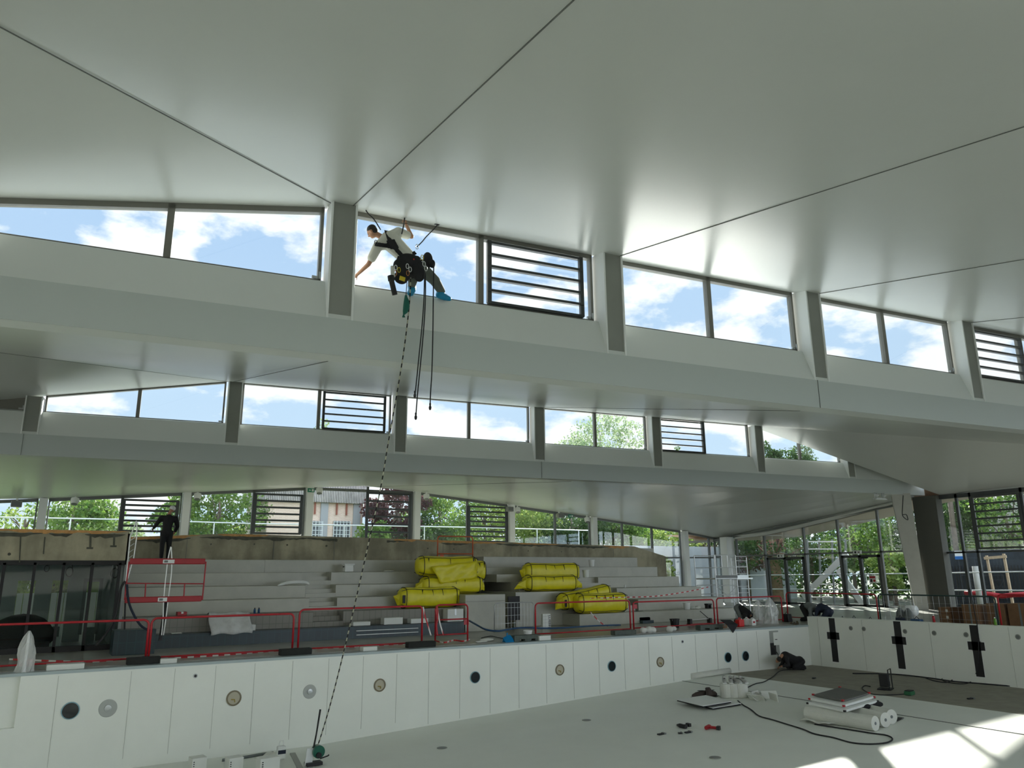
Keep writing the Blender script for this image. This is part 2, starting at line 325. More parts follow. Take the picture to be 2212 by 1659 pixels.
# --- windows
WN = [0]
def window(Ln, off, s0, s1, z0, ztopf, split=.5, louv=None, mat_f=None, label='', lv_n=4, fw=.06, top_h=.11, louv_z0=None, glass=None, transom=None, mull=None, lt=1.0):
    WN[0] += 1; fm = mat_f or M_FRAME
    zt0, zt1 = ztopf(s0), ztopf(s1)
    g = MB(); g.prism([Ln(s0, off, z0), Ln(s1, off, z0), Ln(s1, off, zt1), Ln(s0, off, zt0)], tuple(Ln.n * .012))
    root = struct(g.build('window_%d' % WN[0], glass or M_GLASS), label)
    f = MB(); D = .07
    def vb(s, w, a, b): f.prism([Ln(s - w / 2, off - D, a), Ln(s + w / 2, off - D, a), Ln(s + w / 2, off + D, a), Ln(s - w / 2, off + D, a)], (0, 0, b - a))
    def hb(sa, sb, za, zb, h, d=D): f.prism([Ln(sa, off - d, za), Ln(sa, off + d, za), Ln(sa, off + d, za + h), Ln(sa, off - d, za + h)], tuple(Ln(sb, 0, zb) - Ln(sa, 0, za)))
    vb(s0 + fw / 2, fw, z0, zt0); vb(s1 - fw / 2, fw, z0, zt1)
    hb(s0, s1, zt0 - top_h, zt1 - top_h, top_h); hb(s0, s1, z0, z0, .05 if z0 < 7 else .03)
    ms = mull if mull is not None else ([s0 + (s1 - s0) * split] if split else [])
    for s in ms: vb(s, .12, z0, ztopf(s) - .02)
    if transom: hb(s0, s1, transom, transom, .09)
    f.build('window_frame', fm, root)
    if louv:
        l = MB(); la, lb = louv; zl = louv_z0 if louv_z0 is not None else z0 + .05; za, zb = ztopf(la) - top_h - .03, ztopf(lb) - top_h - .03; zt = min(za, zb); f2 = l; 
        def vb2(s, w): l.prism([Ln(s - w / 2, off - .14, zl), Ln(s + w / 2, off - .14, zl), Ln(s + w / 2, off - .06, zl), Ln(s - w / 2, off - .06, zl)], (0, 0, zt - zl))
        vb2(la + .07, .09 * lt); vb2(lb - .07, .09 * lt)
        for i in range(lv_n + 2):
            z = zl + (zt - zl - .05) * i / (lv_n + 1); l.prism([Ln(la + .04, off - .15, z - .02 * lt), Ln(la + .04, off - .06, z - .02 * lt), Ln(la + .04, off - .06, z + .035 * lt), Ln(la + .04, off - .15, z + .035 * lt)], tuple(Ln.d * (lb - la - .08)))
        l.build('louver_frame', M_DARK, root)
    return root
def bay(F, i): return F[i] + .52, F[i + 1] - .06
SILL = 7.34
for i, lab, lv in [(0, 'wide two-pane high window left of the man on ropes', None), (1, 'high window with the man on ropes at its left pane and louvres right', 'r'), (2, 'high two-pane window right of the louvres beside the worker', None),
                   (3, 'high two-pane window with small white clouds', None), (4, 'high window with louvres at the right edge', 'l'), (5, 'high window beyond the right edge', None)]:
    s0, s1 = bay(F1, i); m = (s0 + s1) / 2
    window(B1, .47, s0, s1, SILL, lambda s: topA(s), label=lab, louv={'r': (m + .1, s1 - .25), 'l': (s0, m)}.get(lv))
for i, lab, lv in [(0, 'tapering two-pane window at the left of the far band', None), (1, 'far-band window with louvres on its right half', 'r'), (2, 'far-band clear window behind the hanging rope ends', None), (3, 'far-band window with a leafy tree behind', None),
                   (4, 'far-band window with louvres on its left half', 'l'), (5, 'far-band window tapering to the right', None)]:
    s0, s1 = bay(F2, i); m = (s0 + s1) / 2
    window(B2, .47, s0, s1, SILL, lambda s: topB(s), label=lab, louv={'r': (m + .1, s1 - .2), 'l': (s0, m)}.get(lv), top_h=.05)
# dark infill panels at the ends of both bands
mb = MB(); mb.prism([B2(-12, .47, 6.5), B2(-5.0, .47, 6.5), B2(-5.0, .47, topB(-5.0)), B2(-12, .47, 6.6)], tuple(B2.n * .1)); struct(mb.build('wall_infill', M_FRAME), 'dark panel closing the left end of the far window band')
mb = MB(); mb.prism([B2(31.66, .47, 7.3), B2(36.4, .47, 7.3), B2(36.4, .47, 7.31), B2(31.66, .47, topB(31.66))], tuple(B2.n * .1)); struct(mb.build('wall_infill', M_FRAME), 'dark triangular panel at the right end of the far window band')
mb = MB(); mb.prism([B1(-14, .47, 7.3), B1(-3.4, .47, 7.3), B1(-3.4, .47, 7.88), B1(-14, .47, 7.35)], tuple(B1.n * .1)); struct(mb.build('wall_infill', M_WHITE), 'white panel at the left end of the near window band')

# ================================================================ POOL AND DECK
YW, XE = 19.64, 24.76
def floor_z(x): return -1.39 if x >= 20.3 else (-1.39 - (20.3 - x) * (.68 / 13.9) if x > 6.4 else -2.07)
mb = MB(); xs = [-6, 6.4, 9, 12, 15, 18.3, 20.3]; ys = [.6, YW]
o = len(mb.v); n = len(xs); mb.v += [(x, .6, floor_z(x)) for x in xs] + [(x, YW + .05, floor_z(x)) for x in xs] + [(x, .6, -2.5) for x in xs] + [(x, YW + .05, -2.5) for x in xs]
for i in range(n - 1): mb.f += [(i, i + 1, n + i + 1, n + i), (2 * n + i, 3 * n + i, 3 * n + i + 1, 2 * n + i + 1), (i, i + 1, 2 * n + i + 1, 2 * n + i), (n + i, n + i + 1, 3 * n + i + 1, 3 * n + i)]
pf = struct(mb.build('floor', M_POOL), 'pale pool liner floor sloping down towards the deep end')
j = MB(); j.bar((18.4, .6, floor_z(18.4) + .006), (18.4, YW, floor_z(18.4) + .006), .03, .01); j.build('weld_seam', M_SEAM, pf)
mb = MB().bx(20.3, XE + .1, .6, YW + .05, -1.6, -1.395); struct(mb.build('floor', M_SCREED), 'bare brown screed at the shallow end of the pool')
mb = MB().bx(.12, XE + .4, YW, YW + .3, -2.2, -.06)
wf = struct(mb.build('wall_far', M_POOL), 'long pool wall lined with pale vertical panels')
mb = MB().bx(-6, .12, YW + .12, YW + .4, -1.05, -.02); mb.bx(-6, .12, YW - .02, YW + .4, -2.2, -1.05); struct(mb.build('wall_far', M_POOL), 'set-back stretch of pool wall with a ledge at the left edge')
for x in (.8, 2.19, 3.08, 3.96, 4.84, 5.74, 6.64, 7.54, 8.46, 9.38, 10.31, 11.25, 12.19, 13.13, 14.1, 15.05, 16.04, 17.04, 18.03, 19.06, 20.03, 21.0, 22.0):
    j = MB(); j.bar((x, YW - .003, -.1), (x, YW - .003, floor_z(x) + (.2 if x < 9 else .04)), .012, .006); j.build('panel_joint', M_SEAML, wf)
mb = MB().bx(XE, XE + .35, .6, YW + .0, -1.6, .30); we = struct(mb.build('wall_end', M_POOL), 'raised pool end wall with black lane crosses')
for y in (19.2, 17.4, 15.0, 12.6, 10.2):
    j = MB(); j.bar((XE - .003, y, -1.38), (XE - .003, y, .28), .012, .006, (0, 1, 0)); j.build('panel_joint', M_SEAML, we)
for y in (18.6, 16.1, 13.6, 11.1, 8.6, 6.1, 3.6):
    j = MB(); j.bx(XE - .006, XE + .01, y - .125, y + .125, -1.2, .285); j.bx(XE - .006, XE + .01, y - .25, y + .25, -.44, -.2); j.build('lane_cross', M_BLACK, we)
    k = MB(); k.bx(XE - .003, XE + .01, y - .15, y + .15, -1.23, .30); k.bx(XE - .003, XE + .01, y - .275, y + .275, -.465, -.175); k.build('cross_border', M_WHITE, we)
mb = MB().bx(-6, XE + .4, .3, .6, -2.2, 0); struct(mb.build('wall_near', M_POOL))
mb = MB().bx(-6.3, -6, .3, YW + .4, -2.2, 0); struct(mb.build('wall_left', M_POOL))
# coping and gutter of the long side
mb = MB().bx(-6.3, XE + .3, YW - .02, YW + .34, -.06, -.0); struct(mb.build('trim_1', mat('coping_grey', (.38, .45, .46), .4)), 'blue-grey coping strip along the pool edge')
mb = MB().bx(-16, XE + .3, YW + .3, YW + .55, -.15, -.05); struct(mb.build('trim_2', mat('gutter_dark', (.10, .10, .09), .7)), 'dark overflow gutter behind the coping')
mb = MB().bx(-16, 40.3, YW + .55, 23.9, -.3, 0); struct(mb.build('floor', M_DECK), 'pale tiled pool deck in front of the grandstand')
mb = MB().bx(XE + .35, 40.3, -14, YW + .55, -.3, 0); mb.bx(-16, -6.3, -14, YW + .3, -.3, 0); mb.bx(-6.3, XE + .35, -14, .3, -.3, 0); struct(mb.build('floor', M_DECK), 'tiled deck around the shallow end of the pool')
mb = MB().bx(-16, 40.3, 23.9, 41.2, -.3, -.002); struct(mb.build('floor', M_DECK), 'concrete floor under and beside the grandstand')
# ================================================================ OUTER WALLS
mb = MB().bx(-16.3, -16, -14, 46, -.3, 9.5); struct(mb.build('wall_left', M_WHITE))
def topC(x):
    for (a, za), (b, zb) in zip(topz, topz[1:]):
        if a <= x <= b: return za + (zb - za) * (x - a) / (b - a)
    return topz[-1][1]
def topCs(s): return topC(BW(s, 0, 0).x)
cols = [.2, 6.15, 12.1, 18.1, 24.1, 30.0]
labs = ['window strip at the left edge under the folded ceiling', 'back window with louvres behind the man in a white helmet', 'back window with louvres in front of brick building', 'back window with louvres in front of dark red tree', 'back window with louvres between two leafy panes', 'back window pair with white rail behind']
def sx(x): return ssof(BW, (x, 40.9 - .05 * x, 0))
for i, x0 in enumerate([-5.8] + cols[:-1]):
    x1 = ([-5.8] + cols)[i + 1]; m = (x0 + x1) / 2 + .2
    lv = [None, (sx(m), sx(x1) - .3), (sx(m), sx(x1) - .3), (sx(m - .1), sx(x1) - .3), (sx(m), sx(x1) - .2), None][i]
    window(BW, 0, sx(x0) + .2, sx(x1) - .2, 3.2, topCs, label=labs[i], mull=[sx(m)], louv=lv, lv_n=5 if i < 4 else 6, mat_f=M_DFRAME, louv_z0=4.0 if i < 3 else 3.75, top_h=.14, lt=1.7)
window(BW, 0, sx(30.2), sx(37.1), 0, topCs, label='tall three-pane glazing beside the right end of grandstand', mull=[sx(32.3), sx(34.7)], transom=2.85, mat_f=M_DFRAME, top_h=.12)
window(BW, 0, sx(37.6), sx(40.6), 0, topCs, label='tall glazing behind the scaffold tower', mull=[sx(39.6)], transom=2.85, mat_f=M_DFRAME, top_h=.12)
for x in cols + [37.35]:
    mb = MB(); mb.bx(x - .17, x + .17, 40.9 - .05 * x - .35, 40.9 - .05 * x + .1, 0, topC(x)); struct(mb.build('pillar', M_WHITE), 'slim white window post %s' % {.2: 'at the left under the hanging spotlight', 6.15: 'right of the man in a white helmet', 12.1: 'beside the green exit sign left of brick wall', 18.1: 'right of the louvres by dark red tree', 24.1: 'carrying a white loudspeaker', 30.0: 'above the right end of the concrete wall', 37.35: 'right of the last concrete tier'}[x])
mb = MB(); mb.bx(39.3, 40.0, 37.0, 37.6, 0, 4.2); struct(mb.build('pillar', M_WHITE), 'square white corner column behind the scaffold tower')
# end glazing (plane x = 40)
EL = Line(0, 0); EL.d = Vector((0, -1, 0)); EL.n = Vector((1, 0, 0)); EL.P = Vector((40.0, 0, 0))     # s = -y
def topE(s):
    y = -s; t = [(38.9, 4.12), (36.8, 4.08), (34.45, 4.18), (31.4, 4.54), (29.0, 4.87), (26.35, 5.26), (24.3, 5.62), (22.7, 5.72), (18.8, 5.76), (-14, 5.9)]
    for (a, za), (b, zb) in zip(t, t[1:]):
        if b <= y <= a: return za + (zb - za) * (a - y) / (a - b)
    return t[0][1] if y > 38 else 5.9
window(EL, 0, -38.8, -24.9, 0, topE, label='long glazed end wall with two doorways behind the grandstand end', mull=[-36.8, -34.45, -31.4, -29.0, -26.4], transom=2.9, mat_f=M_DFRAME, top_h=.14)
window(EL, 0, -23.0, -2.0, 0, topE, label='end glazing with louvres right of the big column', mull=[-21.9, -21.2, -18.8, -15.8, -12.8, -9.8, -6.8], transom=2.75, louv=(-21.15, -18.85), lv_n=6, lt=1.5, louv_z0=2.95, mat_f=M_DARK, top_h=.2)
# doors in the end glazing
def door(y0, y1, label, n, zt=2.8):
    f = MB(); X = 39.93
    g = MB().bx(X + .02, X + .04, y0 + .1, y1 - .1, .1, zt - .1)
    r = struct(g.build('door_%d' % n, M_GLASS), label)
    f.bx(X - .04, X + .09, y0, y0 + .13, 0, zt); f.bx(X - .04, X + .09, y1 - .13, y1, 0, zt); f.bx(X - .04, X + .09, y0, y1, zt - .14, zt); f.bx(X - .04, X + .09, y0, y1, 0, .12)
    if y1 - y0 > 1.6: f.bx(X - .04, X + .09, (y0 + y1) / 2 - .1, (y0 + y1) / 2 + .1, 0, zt)
    f.build('door_frame', M_DARK, r); c = MB().bx(X - .12, X - .02, (y0 + y1) / 2 - .5, (y0 + y1) / 2 - .1, zt - .2, zt - .1); c.build('door_closer', M_BLACK, r); return r
door(31.5, 34.3, 'glazed exit door in front of the big tree trunk', 1); door(26.5, 28.9, 'glazed double door with a red and white notice', 2)
# big column under the end of the far beam and dark pier behind it
c = MB(); p = [(38.35, 24.35), (38.9, 24.75), (39.35, 24.1), (38.75, 23.55)]; q = [(38.7, 24.05), (39.0, 24.25), (39.35, 23.9), (38.95, 23.5)]
c.add([(x, y, 0) for x, y in q] + [(x, y, 5.85) for x, y in p], [(0, 1, 2, 3), (4, 7, 6, 5)] + [(i, (i + 1) % 4, (i + 1) % 4 + 4, i + 4) for i in range(4)])
big = struct(c.build('pillar', mat('column_concrete', (.50, .50, .45), .6, noise=.05, scale=3)), 'large tapering concrete column at the end of the far roof beam')
c = MB().bx(39.6, 40.15, 22.75, 24.0, 0, 5.7); struct(c.build('wall_pier', mat('pier_grey', (.10, .10, .085), .7)), 'dark grey wall pier behind the large column')
# unseen roof and wall behind the photographer, added to limit the daylight
fr, *_ = ceil_strip(Line(-.1169, -18.5), Line(-.1169, -2.3), -26, 46, -26, 46, 46, '', (0, 0))
RA, RB = Line(-.1169, -10), Line(-.1169, -2.3)
fr = [[RA(-26, .45, 7.4), RA(46, .45, 7.4), RB(46, .47, TOP), RB(-26, .47, TOP)]]
sheet('ceiling', fr, 'unseen white ceiling strip added behind the photographer to limit daylight')
mb = MB().bx(-16, 14, -14.3, -14, -.3, 7.5); struct(mb.build('wall_rear_unseen', M_WHITE))
# ================================================================ GRANDSTAND
gs = MB().bx(2.36, 12.7, 23.9, 24.6, 0, .36)
grand = struct(gs.build('grandstand', M_BTILE), 'long petrol-blue tiled base wall and concrete tiers of the left grandstand')
ZL = [.80, 1.20, 1.60, 2.02, 2.46]; YL = [24.6 + .85 * i for i in range(5)]
SE = [px_x for px_x in (7.75, 7.85, 7.95, 8.05, 8.3)]
for i in range(5):
    y0 = YL[i]; y1 = YL[i + 1] if i < 4 else 29.3; z = ZL[i]
    xa = ony([681, 671, 661.5, 653, 560][i], 1250, y0).x; xb = ony([745, 730, 726, 715, 560][i], 1250, y0).x; xe = ony([1010, 1000, 960, 1046, 1046][i], 1250, y0).x if i else 12.95
    if i == 4: xa = xb = 7.0
    m = M_GTILE if i == 0 else M_TIER
    mb = MB().bx(2.36, xa, y0, 29.3, (ZL[i - 1] if i else 0), z); mb.build('tier', m, grand, bevel=.012)
    mb = MB().bx(xb, xe if i else 12.95, y0, 29.3, (ZL[i - 1] if i else 0), z); mb.build('tier', m, grand, bevel=.012)
    if i < 4:
        st = MB(); zz = ZL[i - 1] if i else .36; h = z - zz
        st.bx(xa, xb, y0, 29.3, (zz if i else 0), zz + h / 3); st.bx(xa, xb, y0 + .28, 29.3, zz + h / 3, zz + h * 2 / 3); st.bx(xa, xb, y0 + .56, 29.3, zz + h * 2 / 3, z); st.build('stair', m, grand)
mb = MB()
for z in (.12, .24): mb.bx(8.9, 11.0, 23.86, 24.0, z - .02, z)
mb.build('step_nosing', M_WHITEP, grand)
# landing block right of the left tiers, passage and the right grandstand
lb = MB().bx(12.95, 14.55, 24.3, 27.6, 0, 1.22); lb.build('landing', M_TIER, grand, bevel=.012)
MB().bx(12.75, 14.55, 24.28, 24.31, .99, 1.0).build('shadow_gap', M_SEAM, grand)
rs = MB().bx(ony(1252, 1330, 24.2).x, 25.9, 24.2, 25.4, 0, .43)
rg = struct(rs.build('grandstand', M_TIER, bevel=.012), 'right grandstand of plain concrete tiers stepping back towards the tall windows')
ZR = [.43, .87, 1.31, 1.75, 2.18, 2.62]; XR = [25.9, 26.15, 25.7, 25.2, 24.7, 24.25]
for i in range(1, 6):
    y0 = 24.2 + .85 * i; xl = [0, 21.3, 20.9, 20.6, 20.2, 16.0][i]
    MB().bx(xl, XR[i], y0, 30.0, ZR[i - 1], ZR[i]).build('tier', M_TIER, rg, bevel=.012)
st = MB()
for i, y in enumerate([24.9, 25.3, 25.75, 26.2, 26.6, 27.0, 27.45, 27.9]): st.bx(19.0, 21.0, y, 30, 0, .43 + .218 * (i + 1))
st.build('stair', M_TIER, rg)
# solid block that carries the yellow bags
blk = MB(); blk.bx(16.2, 19.6, 26.0, 29.3, 1.25, 1.6); blk.bx(15.6, 19.0, 26.7, 29.3, 1.6, 1.9); blk.bx(15.6, 20.4, 27.6, 29.3, 1.9, 2.18); blk.build('bag_ledge', M_TIER, rg, bevel=.012)
blk = MB(); blk.bx(15.6, 19.8, 25.3, 29.3, .0, 1.25); blk.build('parapet', M_TIER, rg, bevel=.012)
bs = MB()
for i in range(4): bs.bx(20.6 - 0 * i, 21.15 - 0 * i + .0, 24.0 + .2 * i, 25.1, .1 * i, .11 * (i + 1))
bs.build('blue_step', M_BTILE, rg)
# passage between the two stands: its shade is a black panel
dk = MB().bx(13.0, 16.6, 29.2, 29.3, 0, 2.2); pas = struct(dk.build('passage_shade', M_BLACK), 'black panel painted as the shade in the passage between the two grandstands')
MB().bx(ony(1097, 1300, 25.3).x, ony(1122, 1300, 25.3).x, 25.27, 25.31, ony(1100, 1340, 25.3).z, ony(1100, 1288, 25.3).z).build('hatch', M_BLACK, pas)  # black plate for the dark inside the small opening
# concrete wall under the back windows
cw = MB(); ys = [29.3, 29.3, 29.9, 30.0, 30.0]; pts = [(2.3, 3.20), (6, 3.40), (14, 3.31), (22.7, 3.2), (24.9, 3.17), (26.9, 2.70)]
for (xa, za), (xb, zb) in zip(pts, pts[1:]):
    ya = 29.3 if xa < 10 else 29.4; yb = 29.3 if xb < 10 else 29.4
    cw.add([(xa, ya, 0), (xb, yb, 0), (xb, yb, zb), (xa, ya, za), (xa, ya + .5, 0), (xb, yb + .5, 0), (xb, yb + .5, zb), (xa, ya + .5, za)], [(0, 1, 2, 3), (5, 4, 7, 6), (3, 2, 6, 7), (0, 3, 7, 4), (1, 5, 6, 2)])
con = struct(cw.build('wall_back', M_CONC), 'bare concrete wall with mortar smears and orange foam along its top')
rnd = random.Random(3); M_FOAM = mat('orange_foam', (.62, .33, .12), .8, noise=.2, scale=9); M_MORT = mat('mortar_dark', (.10, .10, .075), .9, noise=.3, scale=5)
def wall_y(x): return 29.3 if x < 10 else 29.4
def wz(x):
    for (a, za), (b, zb) in zip(pts, pts[1:]):
        if a <= x <= b: return za + (zb - za) * (x - a) / (b - a)
    return pts[0][1]
def smear(x0, x1, dz, h, m, par, name, y=None, zt=None):
    k = max(4, int((x1 - x0) / .12)); up = []; dn = []
    for i in range(k + 1):
        x = x0 + (x1 - x0) * i / k; yy = (y if y is not None else wall_y(x)) - .012 - (.004 if m is M_MORT else 0); z = (zt if zt is not None else wz(x)) - dz
        e = min(1, 3 * min(i, k - i) / k + .25)
        up.append((x, yy, z - rnd.uniform(0, .02))); dn.append((x, yy, z - h * e * rnd.uniform(.55, 1.1)))
    mb = MB(); o = 0; mb.v = up + dn; mb.f = [(i, i + 1, k + 1 + i + 1, k + 1 + i) for i in range(k)]; ob = mb.build(name, m, par)
    sm = ob.modifiers.new('t', 'SOLIDIFY'); sm.thickness = .008; return ob
for a, b in [(2.4, 5.0), (5.6, 7.4), (12.2, 13.4), (13.4, 17.6), (18, 20.4), (23.0, 24.6)]: smear(a, b, 0, .13, M_FOAM, con, 'foam_strip')
for a, b, d, h in [(3.0, 4.7, .10, .14), (5.0, 8.8, .08, .14), (8.6, 13.0, .06, .13), (14.5, 15.8, .1, .1), (17.0, 20.2, .06, .1), (20.0, 23.4, .05, .12)]: smear(a, b, d, h, M_MORT, con, 'mortar_smear')
th = MB()
for x in (5.4, 6.9, 8.1, 9.6, 10.8, 12.6, 13.9, 15.1, 16.5, 18.8, 20.6):
    for dz in (.35,): th.cyl((x, wall_y(x) - .01, wz(x) - dz), (x, wall_y(x) + .05, wz(x) - dz), rnd.uniform(.02, .035), 8)
th.build('tie_holes', M_MORT, con)
jt = MB()
for x in (4.6, 7.6, 9.9, 14.6, 17.9, 23.6): jt.bar((x, wall_y(x) - .004, 2.46), (x, wall_y(x) - .004, wz(x) - .15), .015, .006, (0, 1, 0))
jt.build('formwork_joint', M_SEAM, con)
# terrace slab behind the wall, up to the windows
MBt = MB().bx(2.3, 26.5, 29.8, 41.0, 2.9, 3.1); struct(MBt.build('floor', M_TIER), 'upper walkway slab behind the concrete wall')
# ---- glazed club room at the left
XG, YG = 2.26, 24.5
rw = MB().bx(-9, XG + .05, YG, YG + .35, 2.36, 3.17); roomw = struct(rw.build('wall_back', M_CONC), 'stained concrete lintel wall above the glazed room')
for a, b in [(-1.2, .2), (.35, .9)]: smear(a, b, .09, .11, M_MORT, roomw, 'mortar_smear', YG, 3.17)
smear(1.2, 2.2, .09, .13, M_MORT, roomw, 'mortar_smear', YG, 3.17); smear(-1.2, 2.25, 0, .11, M_FOAM, roomw, 'foam_strip', YG + .004, 3.17)
dk = MB()
for px, y0, y1 in [(45, 1155, 1215), (97, 1160, 1197)]:
    a = ony(px, y0, YG - .01); b = ony(px - 3, y1, YG - .01); dk.bar(a, b, .03, .01, (0, 1, 0))
for px, y0, y1 in [(196, 1150, 1184), (247, 1153, 1180)]:
    a = ony(px, y0, YG - .01); b = ony(px - 1, y1, YG - .01); dk.bar(a, b, .05, .01, (0, 1, 0)); dk.box(ony(px - 2, y1, YG - .015), (.16, .02, .05))
dk.cyl(ony(20, 1197, YG - .01), ony(20, 1197, YG + .05), .04, 8); dk.build('conduit_marks', M_MORT, roomw)
gl = MB().bx(-9, XG, YG + .08, YG + .1, .05, 2.3); gw = struct(gl.build('window_glazed_room', M_GLASS2), 'black framed glazed front of the room left of the grandstand')
fm = MB(); fm.bx(-9, XG + .04, YG, YG + .16, 2.24, 2.36); fm.bx(-9, XG, YG, YG + .16, 0, .14)
for px in (-60, 9, 75, 138, 200, 259): x = ony(px, 1225, YG).x; fm.bx(x - .035, x + .035, YG, YG + .16, 0, 2.3)
fm.build('window_frame', M_BLACK, gw)
M_ROOM = mat('room_plaster', (.30, .32, .31), .8); bwl = MB(); Y2 = 28.2
ops = [(ony(33, 1300, Y2).x, ony(72, 1300, Y2).x), (ony(108, 1300, Y2).x, ony(143, 1300, Y2).x), (ony(180, 1300, Y2).x, ony(214, 1300, Y2).x)]
xs_ = [-9] + [v for o in ops for v in o] + [2.3]; zo = ony(100, 1254, Y2).z
for i in range(0, len(xs_), 2): bwl.bx(xs_[i], xs_[i + 1], Y2, Y2 + .2, 0, 2.6)
for a, b in ops: bwl.bx(a, b, Y2, Y2 + .2, zo, 2.6)
rb = struct(bwl.build('wall_room', M_ROOM), 'grey plaster wall inside the glazed room with three tall openings')
of = MB(); a, b = ops[2]
for x in (a, b): of.bx(x - .05, x + .05, Y2 - .05, Y2 + .1, .2, zo)
of.bx(a - .05, b + .05, Y2 - .05, Y2 + .1, zo - .05, zo + .05); of.build('door_frame', M_DFRAME, rb)
struct(MB().bx(-9, 2.3, YG + .3, Y2, 2.62, 2.7).build('ceiling', M_ROOM)); struct(MB().bx(2.27, 2.35, YG, Y2 + .2, 0, 3.1).build('wall_room', M_ROOM))
for k, (px, py, r, dzz) in enumerate([(101, 1228, .06, 0), (150, 1235, .09, .02), (248, 1238, .10, 0)]):
    c = ony(px, py, YG + .9); pts_ = [c + Vector((math.cos(t) * r, 0, math.sin(t) * r * 1.4)) for t in [i * .5 for i in range(13)]] + [c + Vector((.02, 0, .35))]
    MB().tube(pts_, .012, 6).build('cable_loop', M_BLACK, rb)
# fence and greenery behind the room
M_FENCE = mat('fence_white', (.78, .82, .82), .6); fe = MB()
for i in range(30): fe.bx(-3.2 + i * .21, -3.2 + i * .21 + .19, 33.0, 33.04, 0, ony(100, 1281, 33).z)
tag(fe.build('board_fence', M_FENCE), 'pale board fence seen through the openings of the glazed room', 'fence')

# ================================================================ OUTSIDE
M_GROUND = mat('outside_ground', (.11, .12, .085), .9, noise=.25, scale=.5); M_GRASSY = mat('bank_green', (.16, .24, .07), .9, noise=.3, scale=1)
struct(MB().bx(-120, 220, 42, 260, -.9, -.35).bx(40.3, 220, -60, 42, -.9, -.35).bx(-120, -16.3, -60, 42, -.9, -.35).bx(-16.3, 40.3, -60, -14.3, -.9, -.35).build('ground', M_GROUND), 'open ground around the building')
struct(MB().bx(-60, 31, 41.5, 120, -.3, 3.0).build('terrain_bank', M_GRASSY), 'raised green bank behind the back windows')
def rail(name, pts3, hs, posts, m, label, zg, r=.035):
    t = T(name, pts3[0], 0, label, 'railing'); k = MB()
    for dz in hs: k.tube([Vector(p) + Vector((0, 0, dz)) for p in pts3], r, 8)
    t.part('rail', k, m, world=True)
    for p in posts: t.part('post', MB().tube([(p[0], p[1], zg), p], r * .9, 8), m, world=True)
    return t
YR = 43.5; M_RAILW = mat('rail_white', (.75, .78, .78), .4)
ptsr = [ony(*p, YR) for p in [(-60, 1115), (0, 1117), (250, 1122), (540, 1131), (775, 1135), (1010, 1139), (1275, 1146)]]
rail('guard_rail', ptsr, (0,), [ony(*p, YR) for p in [(47, 1118), (153, 1120), (463, 1129), (745, 1134), (917, 1137), (1160, 1143), (1250, 1146), (1105, 1142)]], M_RAILW, 'white tubular guard rail running outside the back windows', 3.0)
# brick building
cA_ = ony(575, 1150, 52); cB_ = ony(782, 1150, 52); bt = T('brick_building', (cA_.x, 52, 3), 0, 'pale brick building with grey corrugated top behind the louvred windows', 'building')
zb_ = ony(680, 1082, 52).z; bt.part('wall', MB().bx(cA_.x, cB_.x, 52, 58, 2.9, zb_), M_BRICK, world=True)
M_CORR = mat('corrugated_grey', (.34, .32, .30), .6, noise=.3, scale=2); co = MB(); n_ = 60; w_ = cB_.x + .5 - cA_.x
for i in range(n_): x = cA_.x - .3 + w_ * i / n_; co.bx(x, x + w_ / n_ * .6, 51.6, 51.75, zb_ - .1, zb_ + 4); co.bx(x, x + w_ / n_, 51.7, 58.3, zb_ - .05, zb_ + 4)
bt.part('roof_cladding', co, M_CORR, world=True)
for px in (700, 770): x = ony(px, 1100, 52).x; bt.part('pilaster', MB().bx(x - .25, x + .25, 51.85, 52, 2.9, zb_), mat('pilaster_grey', (.30, .31, .32), .7), world=True)
for px in (677, 737):
    c = ony(px, 1145, 52); wn = MB().bx(c.x - .6, c.x + .6, 51.9, 51.96, c.z - .6, c.z + .6); wp = bt.part('window', wn, mat('window_dark', (.08, .09, .1), .3), world=True)
    g = MB()
    for i in range(6): g.bx(c.x - .6 + i * .23, c.x - .57 + i * .23, 51.84, 51.89, c.z - .6, c.z + .6)
    for i in range(5): g.bx(c.x - .6, c.x + .6, 51.84, 51.89, c.z - .6 + i * .28, c.z - .57 + i * .28)
    g.v = [tuple(bt.inv @ Vector(v)) for v in g.v]; g.build('window_grille', M_FENCE, wp)
M_RUST = mat('rust_bracket', (.25, .08, .05), .8)
for px in (680, 727, 748): x = ony(px, 1090, 52).x; bt.part('bracket', MB().bar((x, 51.9, zb_ - .1), (x, 51.9, zb_ - .9), .1), M_RUST, world=True)
tree_later = True
